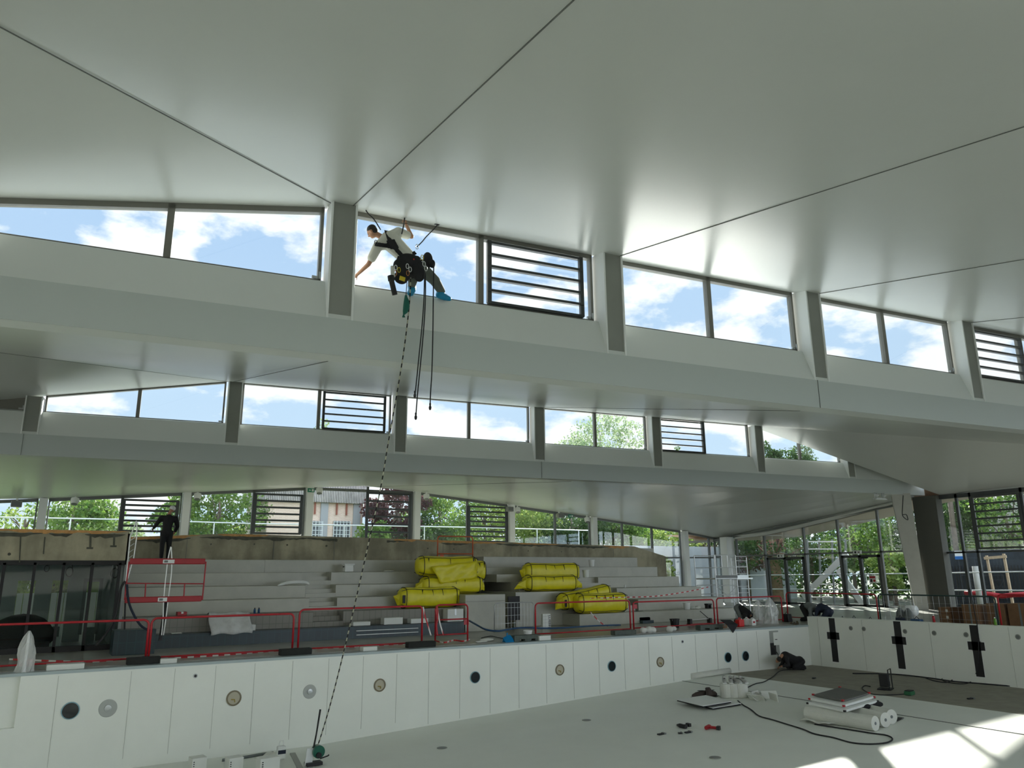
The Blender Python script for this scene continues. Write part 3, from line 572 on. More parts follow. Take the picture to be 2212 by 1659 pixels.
# grey concrete wall and trees
struct(MB().bx(31, 56, 45.2, 45.5, -.3, 3.9).build('wall_outside', mat('render_grey', (.40, .43, .43), .8, noise=.1, scale=1)), 'grey garden wall beyond the tall windows')
def leaf_mat(name, c1, c2):
    m = bpy.data.materials.new(name); m.use_nodes = True; t = m.node_tree; b = t.nodes['Principled BSDF']; b.inputs['Roughness'].default_value = .55
    tc = N(t, 'ShaderNodeTexCoord'); ns = N(t, 'ShaderNodeTexNoise', i_Scale=1.6, i_Detail=4.0); L(t, tc.outputs['Object'], ns.inputs['Vector'])
    r = N(t, 'ShaderNodeValToRGB'); r.color_ramp.elements[0].position = .35; r.color_ramp.elements[1].position = .65; r.color_ramp.elements[0].color = (*c1, 1); r.color_ramp.elements[1].color = (*c2, 1)
    L(t, ns.outputs['Fac'], r.inputs[0]); L(t, r.outputs[0], b.inputs['Base Color'])
    tl = N(t, 'ShaderNodeBsdfTranslucent'); L(t, r.outputs[0], tl.inputs[0]); mx = N(t, 'ShaderNodeMixShader', i_0=.5); L(t, b.outputs[0], mx.inputs[1]); L(t, tl.outputs[0], mx.inputs[2])
    L(t, mx.outputs[0], t.nodes['Material Output'].inputs[0]); MATS[name] = m; return m
LM = {'mid': leaf_mat('leaf_mid', (.05, .14, .02), (.24, .36, .07)), 'dark': leaf_mat('leaf_dark', (.015, .05, .012), (.08, .15, .035)), 'light': leaf_mat('leaf_light', (.16, .28, .05), (.42, .50, .14)), 'red': leaf_mat('leaf_red', (.05, .02, .025), (.16, .07, .07)), 'pale': leaf_mat('leaf_pale', (.20, .30, .16), (.40, .48, .26))}
M_BARK = mat('bark', (.13, .10, .075), .9, noise=.3, scale=6, bump=.4); M_BARKR = mat('bark_red', (.22, .12, .08), .9, noise=.35, scale=5, bump=.5)
def tree(name, base, h, rad, kind, label, nleaf=3600, ls=.3, dens=.75, trunk=.16, cz=.62, bark=None, group='trees around the building', seed=None, crown_h=None):
    rng = np.random.default_rng(seed if seed is not None else int(abs(base[0]) * 13 + h * 7))
    t = T(name, base, 0, label, 'tree', group); ch = crown_h or h * .38
    k = MB(); k.tube([(0, 0, -.3), (rad * .04, 0, h * .35), (0, rad * .05, h * .7)], [trunk, trunk * .75, trunk * .35], 8)
    cl = []
    for i in range(16):
        d = rng.normal(size=3); d /= np.linalg.norm(d); q = rng.uniform(.45, 1) ** .6; cc = np.array([d[0] * rad * q * .8, d[1] * rad * q * .8, h * cz + d[2] * ch * q * .85]); cl.append((cc, rad * rng.uniform(.28, .45)))
        if i < 9: k.tube([(0, 0, h * rng.uniform(.3, .55)), tuple(cc * [.5, .5, 1] * np.array([1, 1, .85])), tuple(cc)], [trunk * .4, trunk * .22, trunk * .08], 5)
    t.part('trunk', k, bark or M_BARK, smooth=True)
    idx = rng.integers(0, len(cl), nleaf); C_ = np.array([cl[i][0] for i in idx]); R_ = np.array([cl[i][1] for i in idx])
    d = rng.normal(size=(nleaf, 3)); d /= np.linalg.norm(d, axis=1)[:, None]; P_ = C_ + d * (R_ * rng.uniform(.25, 1.0, nleaf) ** .5)[:, None] * [1, 1, .8]
    u = rng.normal(size=(nleaf, 3)); u /= np.linalg.norm(u, axis=1)[:, None]; v = np.cross(u, rng.normal(size=(nleaf, 3))); v /= np.linalg.norm(v, axis=1)[:, None]; sz = ls * rng.uniform(.5, 1.1, nleaf)[:, None]
    V = np.stack([P_ - u * sz * .5, P_ + v * sz * .28, P_ + u * sz * .5, P_ - v * sz * .28], 1).reshape(-1, 3)
    me = bpy.data.meshes.new('crown'); me.vertices.add(len(V)); me.vertices.foreach_set('co', V.ravel()); me.loops.add(len(V)); me.loops.foreach_set('vertex_index', np.arange(len(V), dtype=np.int32))
    me.polygons.add(nleaf); me.polygons.foreach_set('loop_start', np.arange(0, len(V), 4, dtype=np.int32)); me.polygons.foreach_set('loop_total', np.full(nleaf, 4, np.int32)); me.update(); me.validate()
    me.materials.append(LM[kind]); o = bpy.data.objects.new('crown', me); COL.objects.link(o); o.parent = t.o; return t
def tree_px(px, py_top, y, rad, kind, label, zb=3.0, **kw):
    p = ony(px, py_top, y); return tree('tree', (p.x, y, zb), max(2.5, p.z - zb), rad, kind, label, **kw)
tree('tree', (.6, 36.2, 0), 3.4, 1.5, 'light', 'green shrub seen through the openings of the glazed room', nleaf=2200, cz=.45)
tree_px(165, 1050, 52, 2.6, 'mid', 'bushy green tree behind the second back window from the left', cz=.55)
tree_px(60, 1085, 54, 1.6, 'light', 'thin pale tree behind the leftmost back window', nleaf=500)
tree_px(232, 1095, 62, 2.6, 'pale', 'small pale tree between bushy tree and the louvres', cz=.5)
tree_px(385, 1075, 56, 1.8, 'mid', 'green tree partly behind the man in a white helmet', nleaf=2200)
tree_px(480, 1020, 53, 3.6, 'mid', 'large spreading green tree behind the clear pane right of the man in a white helmet', nleaf=5000, cz=.5)
tree_px(556, 1070, 60, 1.8, 'light', 'narrow green tree at the left corner of the brick building', cz=.5, nleaf=2000)
tree_px(862, 1030, 50, 2.3, 'red', 'dark red-leaved tree right of the brick building', nleaf=5200, cz=.62)
tree_px(800, 1100, 48, 1.4, 'mid', 'low green shrub tree under the dark red tree', nleaf=1800, cz=.45)
tree_px(900, 1110, 50, 2.6, 'dark', 'dark green tree below the red crown', nleaf=3500, cz=.45)
tree_px(950, 1030, 52, 3.6, 'mid', 'dense green tree behind the pane right of the fourth post', nleaf=5500, cz=.5)
tree_px(1045, 1040, 54, 3.6, 'light', 'bright green tree behind the rightmost back louvres', nleaf=4600, cz=.52)
tree_px(1150, 1060, 52, 3.4, 'light', 'bright green tree behind the pane with the loudspeaker', nleaf=5200, cz=.5)
tree_px(1235, 1080, 50, 3.4, 'dark', 'dark tree behind the round wall lamp', nleaf=5200, cz=.5)
tree_px(1320, 1090, 49, 3.2, 'mid', 'green tree above the end of the concrete wall', nleaf=4600, cz=.5)
tree_px(1395, 1100, 52, 3.6, 'mid', 'green tree behind the three tall panes', zb=0, nleaf=5600, cz=.62)
tree_px(1450, 1110, 49, 2.8, 'light', 'light green tree left of the last window post', zb=0, nleaf=4000, cz=.6)
tree_px(1520, 1120, 50, 3.4, 'dark', 'dark green tree behind the scaffold tower', zb=0, nleaf=4600, cz=.6)
tree_px(1420, 1190, 44.4, 1.2, 'light', 'young light green shrub in front of the grey garden wall', zb=0, nleaf=1500, cz=.55)
# tall trees seen through the second window band
for px, py, y, r, kd, lb, nl_ in [(1300, 900, 72, 6.0, 'pale', 'tall airy tree filling a window pair of the far band', 5200), (1700, 925, 62, 3.8, 'dark', 'dark conifer-like tree in the tapering right window', 5200), (1655, 950, 66, 2.2, 'dark', 'smaller dark tree left of the conifer', 2500), (697, 915, 75, 1.6, 'pale', 'tree top peeking over the sill by the left louvres', 700), (1462, 960, 80, 1.4, 'mid', 'tiny tree top behind the right far-band louvres', 700)]:
    tree_px(px, py, y, r, kd, lb, zb=0, nleaf=nl_, ls=.42, cz=.8, crown_h=4.6)
# ---- beyond the end glazing
def pe(px, py, x): return onx(px, py, x)
mb = MB(); M_EAVE = mat('eave_beige', (.66, .56, .46), .7)
ys_ = [44, 38.9, 36.8, 34.45, 31.4, 29.0, 26.35, 24.3, 22.7, 18.8, 10, 0]
for a, b in zip(ys_, ys_[1:]):
    za, zb = topE(-a), topE(-b); oa, ob = [1.9 + (z - 1.9) * .99 for z in (za, zb)]
    mb.add([(40.2, a, za), (43.2, a, oa), (43.2, b, ob), (40.2, b, zb), (40.2, a, za + .5), (43.2, a, oa + .3), (43.2, b, ob + .3), (40.2, b, zb + .5)], [(0, 1, 2, 3), (4, 7, 6, 5), (1, 5, 6, 2)])
struct(mb.build('roof_eave', M_EAVE), 'beige eave soffit outside the end glazing')
t = tree('tree', (pe(1678, 1300, 47).x, pe(1678, 1300, 47).y, -.4), 10, 3.4, 'dark', 'thick red-barked tree trunk behind the first glazed door', nleaf=5200, trunk=.55, bark=M_BARKR, cz=.55)
for px, x, h, r, kd, lb, n_l in [(1620, 50, 9, 3.2, 'red', 'dark reddish tree at the corner of the end glazing', 3000), (1640, 54, 9, 3.4, 'mid', 'green tree left of the thick trunk', 4500), (1760, 56, 10, 3.6, 'dark', 'dark tree above the white outdoor stair', 4500), (1850, 53, 9, 3.6, 'mid', 'green tree above the double door', 5200), (1925, 58, 9, 3.2, 'dark', 'dark tree left of the large column', 4200), (1935, 50, 5, 1.6, 'light', 'light green shrub left of the large column', 2000),
                             (2050, 60, 11, 3.6, 'dark', 'dark tree right of the dark pier', 5000), (2140, 56, 11, 4.2, 'dark', 'large dark tree behind the end louvres', 6500), (2170, 53.5, 5.2, 1.8, 'light', 'sunlit bush behind the lower end louvres', 2500), (2205, 54, 10, 3.6, 'mid', 'green tree at the right picture edge', 4000), (2110, 53.5, 5.0, 1.3, 'light', 'small sunlit bush left of the red roof', 1500)]:
    p = pe(px, 1300, x); tree('tree', (x, p.y, -.4), h, r, kd, lb, nleaf=n_l, cz=.55)
# outdoor stair of white stringers
st = T('outdoor_stair', tuple(pe(1790, 1300, 47)), 0, 'white steel outdoor stair behind the glazing', 'stair'); M_ST = mat('stair_white', (.62, .60, .55), .6)
def q(px, py, x): return pe(px, py, x)
st.part('stringer', MB().bar(q(1735, 1290, 46), q(1830, 1195, 46), .12, .4), M_ST, world=True); st.part('stringer', MB().bar(q(1810, 1230, 48), q(1875, 1320, 48), .12, .4), M_ST, world=True)
for py in (1170, 1186, 1262, 1290): st.part('landing', MB().bar(q(1752, py, 47), q(1800, py, 47), .6, .08), M_ST, world=True)
for px in (1750, 1775, 1803, 1832): st.part('post', MB().bar(q(px, 1320, 47), q(px - 6, 1165, 47), .1), M_DFRAME, world=True)
# black bar fence, dark netting, timber frame, red hose, board
fe = MB(); z0 = -.4
XF = 51.0; ya_, yb_ = pe(2000, 1300, XF).y, pe(2260, 1300, XF).y; zf_ = pe(2100, 1222, XF).z; k_ = int((ya_ - yb_) / .19)
for i in range(k_): y = ya_ - i * .19; fe.bx(XF, XF + .04, y, y + .06, z0, zf_)
fe.bx(XF, XF + .03, yb_, ya_, zf_ - .25, zf_ - .2); fe.bx(XF, XF + .03, yb_, ya_, .1, .16); tag(fe.build('bar_fence', M_BLACK), 'black vertical bar fence beyond the end glazing', 'fence')
nt_ = MB().bx(XF + .3, XF + .35, yb_, pe(2052, 1300, XF).y, -.4, pe(2100, 1188, XF).z); tag(nt_.build('fence_netting', mat('netting_dark', (.03, .04, .05), .8, noise=.3, scale=2)), 'dark netting hung behind the bar fence', 'netting')
tf = T('timber_frame', tuple(q(2160, 1290, 49)), 0, 'pale timber frame propped in front of the dark netting', 'frame'); M_WOOD = mat('raw_timber', (.50, .38, .24), .7, noise=.15, scale=8)
for a, b in [((2131, 1200), (2155, 1322)), ((2168, 1196), (2191, 1322))]: tf.part('post', MB().bar(q(*a, 49), q(*b, 49), .12), M_WOOD, world=True)
tf.part('rail', MB().bar(q(2126, 1206, 48.9), q(2174, 1202, 48.9), .08, .16), M_WOOD, world=True)
sg = T('signboard', tuple(q(2073, 1200, 54.8)), 0, 'white and blue notice board on the bar fence', 'sign'); c = q(2072, 1196, 50.8); sg.part('panel', MB().box((50.8, c.y, c.z), (.04, .56, .34)), M_WHITEP, world=True); sg.part('blue_panel', MB().box((50.78, c.y, c.z - .26), (.05, .56, .2)), mat('sign_blue', (.02, .15, .45), .5), world=True)
hs = MB().tube([q(px, py, 48) for px, py in [(2085, 1281), (2110, 1281), (2140, 1284), (2165, 1288), (2190, 1285), (2230, 1283)]], .14, 10); tag(hs.build('hose_red', M_RED, smooth=True), 'thick red corrugated hose outside the end glazing', 'hose')
rl = rail('guard_rail', [q(1590, 1243, 44.5), q(1900, 1240, 44.5), q(2260, 1234, 44.5)], (0, -.95), [q(px, 1240, 44.5) for px in (1700, 1870, 2120)], M_RAILW, 'white double rail outside the end glazing', -.3)
pl = MB().tube([q(2117, 1300, 46.5), q(2106, 1223, 46.5)], .16, 12); pl = MB().tube([q(2117, 1300, 46.5) * 1, q(2106, 1223, 46.5)], .16, 12); pl.v = [(v[0], v[1], -.36 if v[2] < 1.2 else v[2]) for v in pl.v]; tag(pl.build('concrete_post', mat('post_grey', (.4, .4, .36), .8), smooth=True), 'round grey concrete post right of the pier', 'post')
pl = MB().tube([q(2066, 1190, 52), q(2052, 1080, 52)], .16, 10); tag(pl.build('utility_pole', M_BARK, smooth=True), 'slim brown utility pole behind the narrow end pane', 'pole')
struct(MB().bx(66, 67, 14, 40, -.4, 7.5).build('house_wall', mat('limestone', (.48, .46, .40), .8, noise=.12, scale=1.5)), 'pale stone house wall far beyond the fence')
rr = MB().prism([(60, 11.8, 3.4), (60, 14.8, 3.4), (60, 14.0, 5.0), (60, 12.5, 5.0)], (3, 0, 0)); tag(rr.build('red_roof', mat('roof_red', (.30, .07, .06), .7)), 'small red roof seen through the lowest end louvre', 'roof')

def hedge(x0, y0, x1, y1, zb, h, w, n, kind, label, ls=.34):
    rng = np.random.default_rng(int(x0 * 3 + y0)); u = rng.uniform(0, 1, n); P_ = np.stack([x0 + (x1 - x0) * u + rng.normal(0, w / 2, n), y0 + (y1 - y0) * u + rng.normal(0, w / 2, n), zb + h * rng.uniform(0, 1, n) ** .8 * (1 + .22 * np.sin(u * 37) + .12 * np.sin(u * 91))], 1)
    a = rng.normal(size=(n, 3)); a /= np.linalg.norm(a, axis=1)[:, None]; v = np.cross(a, rng.normal(size=(n, 3))); v /= np.linalg.norm(v, axis=1)[:, None]; sz = ls * rng.uniform(.5, 1.1, n)[:, None]
    V = np.stack([P_ - a * sz * .5, P_ + v * sz * .3, P_ + a * sz * .5, P_ - v * sz * .3], 1).reshape(-1, 3); m = MB(); m.v = V.tolist(); m.f = [(4 * i, 4 * i + 1, 4 * i + 2, 4 * i + 3) for i in range(n)]
    me = bpy.data.meshes.new('hedge'); me.from_pydata(m.v, [], m.f); me.materials.append(LM[kind]); o = bpy.data.objects.new('hedge', me); COL.objects.link(o); tag(o, label, 'hedge')['kind'] = 'stuff'; return o
hedge(62, 8, 62, 58, -.4, 5.5, 1.6, 15000, 'dark', 'dark hedge closing the view beyond the end glazing', .5)
hedge(30, 60, 62, 60, -.4, 7.0, 1.6, 9000, 'dark', 'dark hedge behind the grey garden wall', .5)
hedge(-14, 64, 32, 62, 2.6, 3.0, 1.4, 7000, 'mid', 'green hedge beyond the white guard rail', .45)
# ================================================================ PEOPLE
M_SKIN = mat('skin', (.42, .22, .13), .55); M_HAIR = mat('hair_dark', (.02, .015, .012), .7); M_SHIRT = mat('shirt_white', (.62, .62, .55), .8, bump=.3, scale=14); M_TROU = mat('trousers_grey', (.10, .115, .095), .8, bump=.3, scale=10)
M_OVER = mat('overshoe_blue', (.0, .22, .42), .3, bump=.5, scale=25); M_NAVY = mat('cloth_navy', (.012, .02, .04), .8, bump=.3, scale=10); M_CLOTHB = mat('cloth_black', (.010, .010, .012), .8, bump=.3, scale=10)
M_GREY = mat('cloth_grey', (.16, .18, .18), .8); M_HELM = mat('helmet_white', (.75, .76, .74), .35)
def fused(mb, name, m, parent, voxel=.014, sm=4):
    o = mb.build(name, m, parent, smooth=True); r = o.modifiers.new('fuse', 'REMESH'); r.mode = 'VOXEL'; r.voxel_size = voxel; r.use_smooth_shade = True
    if sm: s = o.modifiers.new('soft', 'SMOOTH'); s.iterations = sm; s.factor = .5
    return o
def limb(mb, pts, rs):
    pts = [Vector(p) for p in pts]
    for a, b, ra, rb in zip(pts, pts[1:], rs, rs[1:]): mb.tube([a, b], [ra, rb], 10)
    for p, r in zip(pts, rs): mb.ell(p, r, 10, 8)
def hand(mb, wrist, dirv, up, curl=.5, s=1.0):
    d = Vector(dirv).normalized(); side = d.cross(Vector(up)).normalized(); u = side.cross(d)
    R = Matrix((side, d, u)).transposed(); pc = Vector(wrist) + d * .05 * s
    mb.ell(pc, (.042 * s, .055 * s, .017 * s), 10, 8, R); mb.tube([Vector(wrist) - d * .02, pc], [.028 * s, .03 * s], 8)
    for i, (o, ln) in enumerate([(-.030, .070), (-.010, .080), (.010, .076), (.029, .060)]):
        p0 = pc + d * .035 * s + side * o * s; a = curl * .6
        p1 = p0 + (d * math.cos(a) - u * math.sin(a)) * ln * .5 * s; a2 = curl * 1.5; p2 = p1 + (d * math.cos(a2) - u * math.sin(a2)) * ln * .45 * s
        limb(mb, [p0, p1, p2], [.0095 * s, .0088 * s, .0075 * s])
    t0 = pc - side * .03 * s - d * .02 * s; t1 = t0 - side * .03 * s + d * .025 * s - u * .01; t2 = t1 + d * .03 * s - u * .012 - side * .006
    limb(mb, [t0, t1, t2], [.013 * s, .011 * s, .009 * s])
def head(mb, c, fwd, up, s=1.0):
    f = Vector(fwd).normalized(); r = f.cross(Vector(up)).normalized(); u = r.cross(f); R = Matrix((r, f, u)).transposed(); c = Vector(c)
    def P(x, y, z): return c + R @ Vector((x * s, y * s, z * s))
    mb.ell(P(0, -.012, .03), (.076 * s, .095 * s, .088 * s), 16, 12, R); mb.ell(P(0, .02, -.045), (.058 * s, .068 * s, .072 * s), 14, 10, R); mb.ell(P(0, .06, -.085), (.026 * s, .024 * s, .02 * s), 8, 6, R)
    mb.tube([P(0, .085, .015), P(0, .108, -.022)], [.009 * s, .016 * s], 8); mb.ell(P(0, .106, -.024), (.016 * s, .014 * s, .011 * s), 8, 6, R)
    mb.ell(P(0, .078, .03), (.05 * s, .014 * s, .012 * s), 8, 6, R); mb.ell(P(0, .082, -.055), (.024 * s, .010 * s, .008 * s), 8, 6, R)
    for k in (-1, 1): mb.ell(P(k * .077, -.008, -.01), (.010 * s, .020 * s, .032 * s), 8, 8, R)
    return P, R
def eyes(P, R, parent, s=1.0):
    for k in (-1, 1): MB().ell(P(k * .031, .083, .008), (.012 * s, .006 * s, .007 * s), 8, 6, R).build('eye', M_HAIR, parent, smooth=True)
def hair(P, R, parent, m=None, s=1.0):
    h = MB(); h.ell(P(0, -.022, .048), (.081 * s, .097 * s, .084 * s), 16, 12, R); h.ell(P(0, -.052, .0), (.074 * s, .062 * s, .075 * s), 12, 10, R)
    return fused(h, 'hair', m or M_HAIR, parent, .01, 2)
PB = lambda px, py, off: px_on(B1, px, py, off)
# ---- the man on ropes in the high window
man = empty('person', (0, 0, 0), 0, 'man on ropes cleaning the high window, white T-shirt, black harness and blue overshoes', 'person')
hd = PB(804, 501, .02); nk = PB(824, 512, -.02); sl = PB(817, 531, -.06); sr = PB(860, 502, .02); ub = PB(842, 520, -.08); wst = PB(876, 552, -.18); hp = PB(884, 572, -.22)
el = PB(796, 571, .08); wl = PB(772, 593, .28); er = PB(889, 511, .06); wr = PB(877, 484, .22)
hl = PB(878, 578, -.20); hr = PB(906, 574, -.16); kl = PB(892, 604, -.02); al = PB(889, 624, .22); kr = PB(939, 606, .0); ar = PB(953, 634, .25)
bd = MB(); fwd = (hd - nk).normalized()
facedir = (PB(788, 516, .16) - PB(806, 500, .02)).normalized()
limb(bd, [hp, wst, ub, nk], [.135, .12, .14, .06]); limb(bd, [sl, ub, sr], [.07, .14, .07]); limb(bd, [nk, hd], [.058, .055])
P_, R_ = head(bd, hd, facedir, (hd - nk).normalized() * .6 + Vector((0, 0, .8)), 1.05)
limb(bd, [sl, el, wl], [.062, .046, .030]); hand(bd, wl, (PB(764, 600, .40) - wl), (0, -1, .2), .3)
limb(bd, [sr, er, wr], [.062, .047, .030]); hand(bd, wr, (PB(872, 466, .26) - wr), (0, -1, 0), 1.0)
limb(bd, [hl, kl, al], [.09, .062, .045]); limb(bd, [hr, kr, ar], [.09, .062, .045])
body = fused(bd, 'body', M_SKIN, man, .012, 3); eyes(P_, R_, man, 1.05); hair(P_, R_, man, None, 1.05)
shb = MB(); limb(shb, [wst + Vector((0, 0, -.05)), wst, ub, ub.lerp(nk, .6)], [.165, .165, .195, .10]); limb(shb, [sl, ub, sr], [.10, .185, .105]); limb(shb, [sl, sl.lerp(el, .66)], [.10, .088]); limb(shb, [sr, sr.lerp(er, .66)], [.105, .085])
fused(shb, 'tshirt', M_SHIRT, man, .014, 3)
tr = MB(); limb(tr, [wst.lerp(hp, .5), hp], [.15, .16]); limb(tr, [hl, kl, al + Vector((0, 0, .05))], [.13, .10, .075]); limb(tr, [hr, kr, ar + Vector((0, 0, .05))], [.135, .108, .085]); fused(tr, 'trousers', M_TROU, man, .014, 3)
for nm, a, d in (('overshoe', al, PB(884, 632, .40)), ('overshoe', ar, PB(977, 642, .34))):
    s_ = MB(); v = (d - a); v.z = -.03; v.normalize(); heel = a + Vector((0, 0, -.045)) - v * .05; toe = heel + v * .25
    limb(s_, [heel, heel.lerp(toe, .55), toe], [.075, .072, .055]); s_.tube([heel + Vector((0, 0, .0)), a + Vector((0, 0, .06))], [.075, .085], 10); fused(s_, nm, M_OVER, man, .012, 1)
# harness: Y-shaped back strap, hip belt, big black pads
hb = MB()
def strap(pts, w, th=.02, mb=None):
    mb = mb if mb is not None else hb
    for a, b in zip(pts, pts[1:]): mb.bar(a, b, w, th, up=(0, -1, .15))
hb_pts = [PB(835, 498, -.15), PB(843, 522, -.31), PB(858, 541, -.34), PB(872, 556, -.35)]
strap(hb_pts, .10); strap([PB(810, 527, -.20), PB(830, 530, -.29), PB(850, 533, -.33)], .10); strap([PB(843, 518, -.31), PB(853, 537, -.34)], .19)
strap([PB(858, 556, -.27), PB(872, 559, -.33), PB(898, 545, -.28)], .08)
fused(hb, 'harness', M_CLOTHB, man, .012, 2)
hb = MB(); hb.ell(PB(870, 576, -.34), (.20, .09, .17)); hb.ell(PB(899, 573, -.30), (.15, .10, .20)); hb.ell(PB(905, 590, -.34), (.13, .08, .18)); hb.ell(PB(924, 562, -.2), (.11, .08, .17)); hb.ell(PB(934, 570, -.3), (.06, .06, .09)); hb.ell(PB(886, 562, -.32), (.24, .10, .13)); hb.ell(PB(878, 590, -.30), (.18, .08, .13)); hb.ell(PB(866, 600, -.30), (.15, .07, .13)); fused(hb, 'tool_belt', M_CLOTHB, man, .016, 2)
MB().box(PB(869, 602, -.42), (.11, .02, .08), Matrix.Rotation(.15, 3, 'Y')).build('yellow_patch', mat('patch_yellow', (.62, .48, .02), .5), man)
MB().ell(PB(894, 560, -.41), (.014, .006, .014)).build('red_button', mat('led_red', (.7, .01, .03), .4), man)
M_ORA = mat('carabiner_orange', (.55, .22, .08), .35, .6)
for i, (px, py, m) in enumerate([(855, 578, M_ALU), (880, 575, M_ALU), (886, 582, M_ALU), (881, 590, M_ORA), (854, 590, M_ORA), (911, 560, M_ALU), (916, 570, M_ALU), (920, 580, M_ALU), (913, 586, M_ALU), (901, 533, M_ALU), (812, 524, M_BLACK), (862, 583, mat('patch_yellow', (.62, .48, .02), .5)), (912, 556, MATS['patch_yellow'])]):
    c = PB(px, py, -.44 if px < 905 else -.36); k = MB(); k.tube([c + Vector((math.cos(t) * .028, 0, math.sin(t) * .05)) for t in [j * PI / 6 for j in range(13)]], .007, 6, False); k.build('carabiner', m, man, smooth=True)
wb = MB().tube([wr + Vector((-.03 * math.cos(t), -.035 * math.sin(t), .0)) for t in [j * PI / 5 for j in range(11)]], .008, 6); wb.build('wristband', M_BLACK, man)
# things hanging from him
t = T('tool_holster', tuple(PB(850, 600, -.44)), 0, 'black cylindrical tool holster hanging at the hip of the man on ropes', 'holster')
t.part('tube', MB().tube([PB(845, 604, -.44), PB(853, 637, -.40)], .05, 14), M_BLACK, world=True, smooth=False); t.part('rim', MB().tube([PB(844, 596, -.44), PB(845.5, 606, -.44)], .062, 14), M_BLACK, world=True)
t.part('fleece_sleeve', MB().tube([PB(847, 575, -.42), PB(849, 598, -.42)], [.03, .045], 10), M_SHIRT, world=True)
t = T('microfibre_mop', tuple(PB(876, 660, -.42)), 0, 'dark green cleaning sleeve hanging below the man on ropes', 'mop'); M_GRN = mat('cloth_green', (.01, .12, .085), .8, bump=.4, scale=20)
t.part('sleeve', MB().tube([PB(877, 638, -.42), PB(878, 650, -.42), PB(878, 662, -.42), PB(875, 674, -.42), PB(872, 680, -.42), PB(872, 685, -.42)], [.022, .05, .062, .045, .014, .03], 12), M_GRN, world=True, smooth=True)
t.part('cord', MB().tube([PB(879, 610, -.42), PB(877, 638, -.42)], .007, 6), M_BLACK, world=True)
def mat_rope(name, c1, c2, sc):
    m = bpy.data.materials.new(name); m.use_nodes = True; t = m.node_tree; b = t.nodes['Principled BSDF']; b.inputs['Roughness'].default_value = .8
    tc = N(t, 'ShaderNodeTexCoord'); wv = N(t, 'ShaderNodeTexWave', i_Scale=sc, bands_direction='Z'); L(t, tc.outputs['Object'], wv.inputs[0])
    r = N(t, 'ShaderNodeValToRGB'); r.color_ramp.elements[0].position = .45; r.color_ramp.elements[1].position = .6; r.color_ramp.elements[0].color = (*c1, 1); r.color_ramp.elements[1].color = (*c2, 1); L(t, wv.outputs['Fac'], r.inputs[0]); L(t, r.outputs[0], b.inputs['Base Color']); return m
M_ROPE = mat_rope('rope_black_white', (.015, .015, .015), (.42, .42, .32), 2.2); M_ROPEB = mat('rope_dark', (.02, .02, .022), .8)
def spline(pts, k=6):
    pts = [Vector(p) for p in pts]; out = []
    for i in range(len(pts) - 1):
        p0, p1, p2, p3 = pts[max(i - 1, 0)], pts[i], pts[i + 1], pts[min(i + 2, len(pts) - 1)]
        for j in range(k): t = j / k; out.append(.5 * ((2 * p1) + (p2 - p0) * t + (2 * p0 - 5 * p1 + 4 * p2 - p3) * t * t + (3 * p1 - p0 - 3 * p2 + p3) * t ** 3))
    return out + [pts[-1]]
A = PB(887, 600, -.45); Bp = onz(678, 1632, -1.92); nn = (Bp - A).cross(Vector((0, 0, 1)))
rp = [A] + [on(px, py, tuple(A), tuple(nn)) for px, py in [(884, 660), (872, 760), (856, 858), (838, 960), (823, 1050), (799, 1160), (770, 1290), (742, 1410), (714, 1520), (690, 1600)]] + [Bp]
tag(MB().tube(spline(rp), .013, 8).build('climbing_rope', M_ROPE, smooth=True), 'long black and white rope slanting from the man down to the pool floor', 'rope')
for pts, lab in [([(917, 590), (916, 640), (912, 700), (905, 770), (900, 820), (896, 858)], 'shortest of the hanging ropes beside the long slanting one'), ([(919, 590), (919, 640), (916, 700), (909, 780), (902, 850), (898, 905)], 'black hanging rope with the lowest end knot'), ([(937, 570), (936, 640), (935, 720), (933, 800), (930, 850), (929, 884)], 'black hanging rope below the rear foot of the man')]:
    q = spline([PB(px, py, -.40) for px, py in pts]); t = T('hanging_rope', tuple(q[0]), 0, lab, 'rope', 'ropes hanging from the harness'); t.part('rope', MB().tube(q, .012, 8), M_ROPEB, world=True, smooth=True)
    e = q[-1]; t.part('knot', MB().lathe([(.004, 0), (.022, .02), (.026, .06), (.014, .09), (.02, .12), (.012, .14)], e - Vector((0, 0, .02)), 10), M_ROPEB, world=True, smooth=True)
for pts, lab in [([(874, 470), (872, 486), (868, 505)], 'short black sling gripped by the raised hand'), ([(789, 452), (796, 462), (808, 474), (822, 496)], 'black strap from the ceiling edge to the man\'s shoulder'), ([(946, 485), (935, 497), (922, 510), (912, 522), (901, 533)], 'thin rope from the ceiling edge to the man\'s hip')]:
    t = T('anchor_sling', tuple(PB(*pts[0], .1)), 0, lab, 'sling'); n_ = len(pts); t.part('strap', MB().tube(spline([PB(px, py, .25 - .45 * i / (n_ - 1)) for i, (px, py) in enumerate(pts)]), .012, 6), M_ROPEB, world=True, smooth=True)
    t.part('anchor', MB().box(PB(pts[0][0] - 2, pts[0][1] - 1, .25), (.10, .05, .03)), M_BLACK if pts[0][0] != 789 else M_RED, world=True)
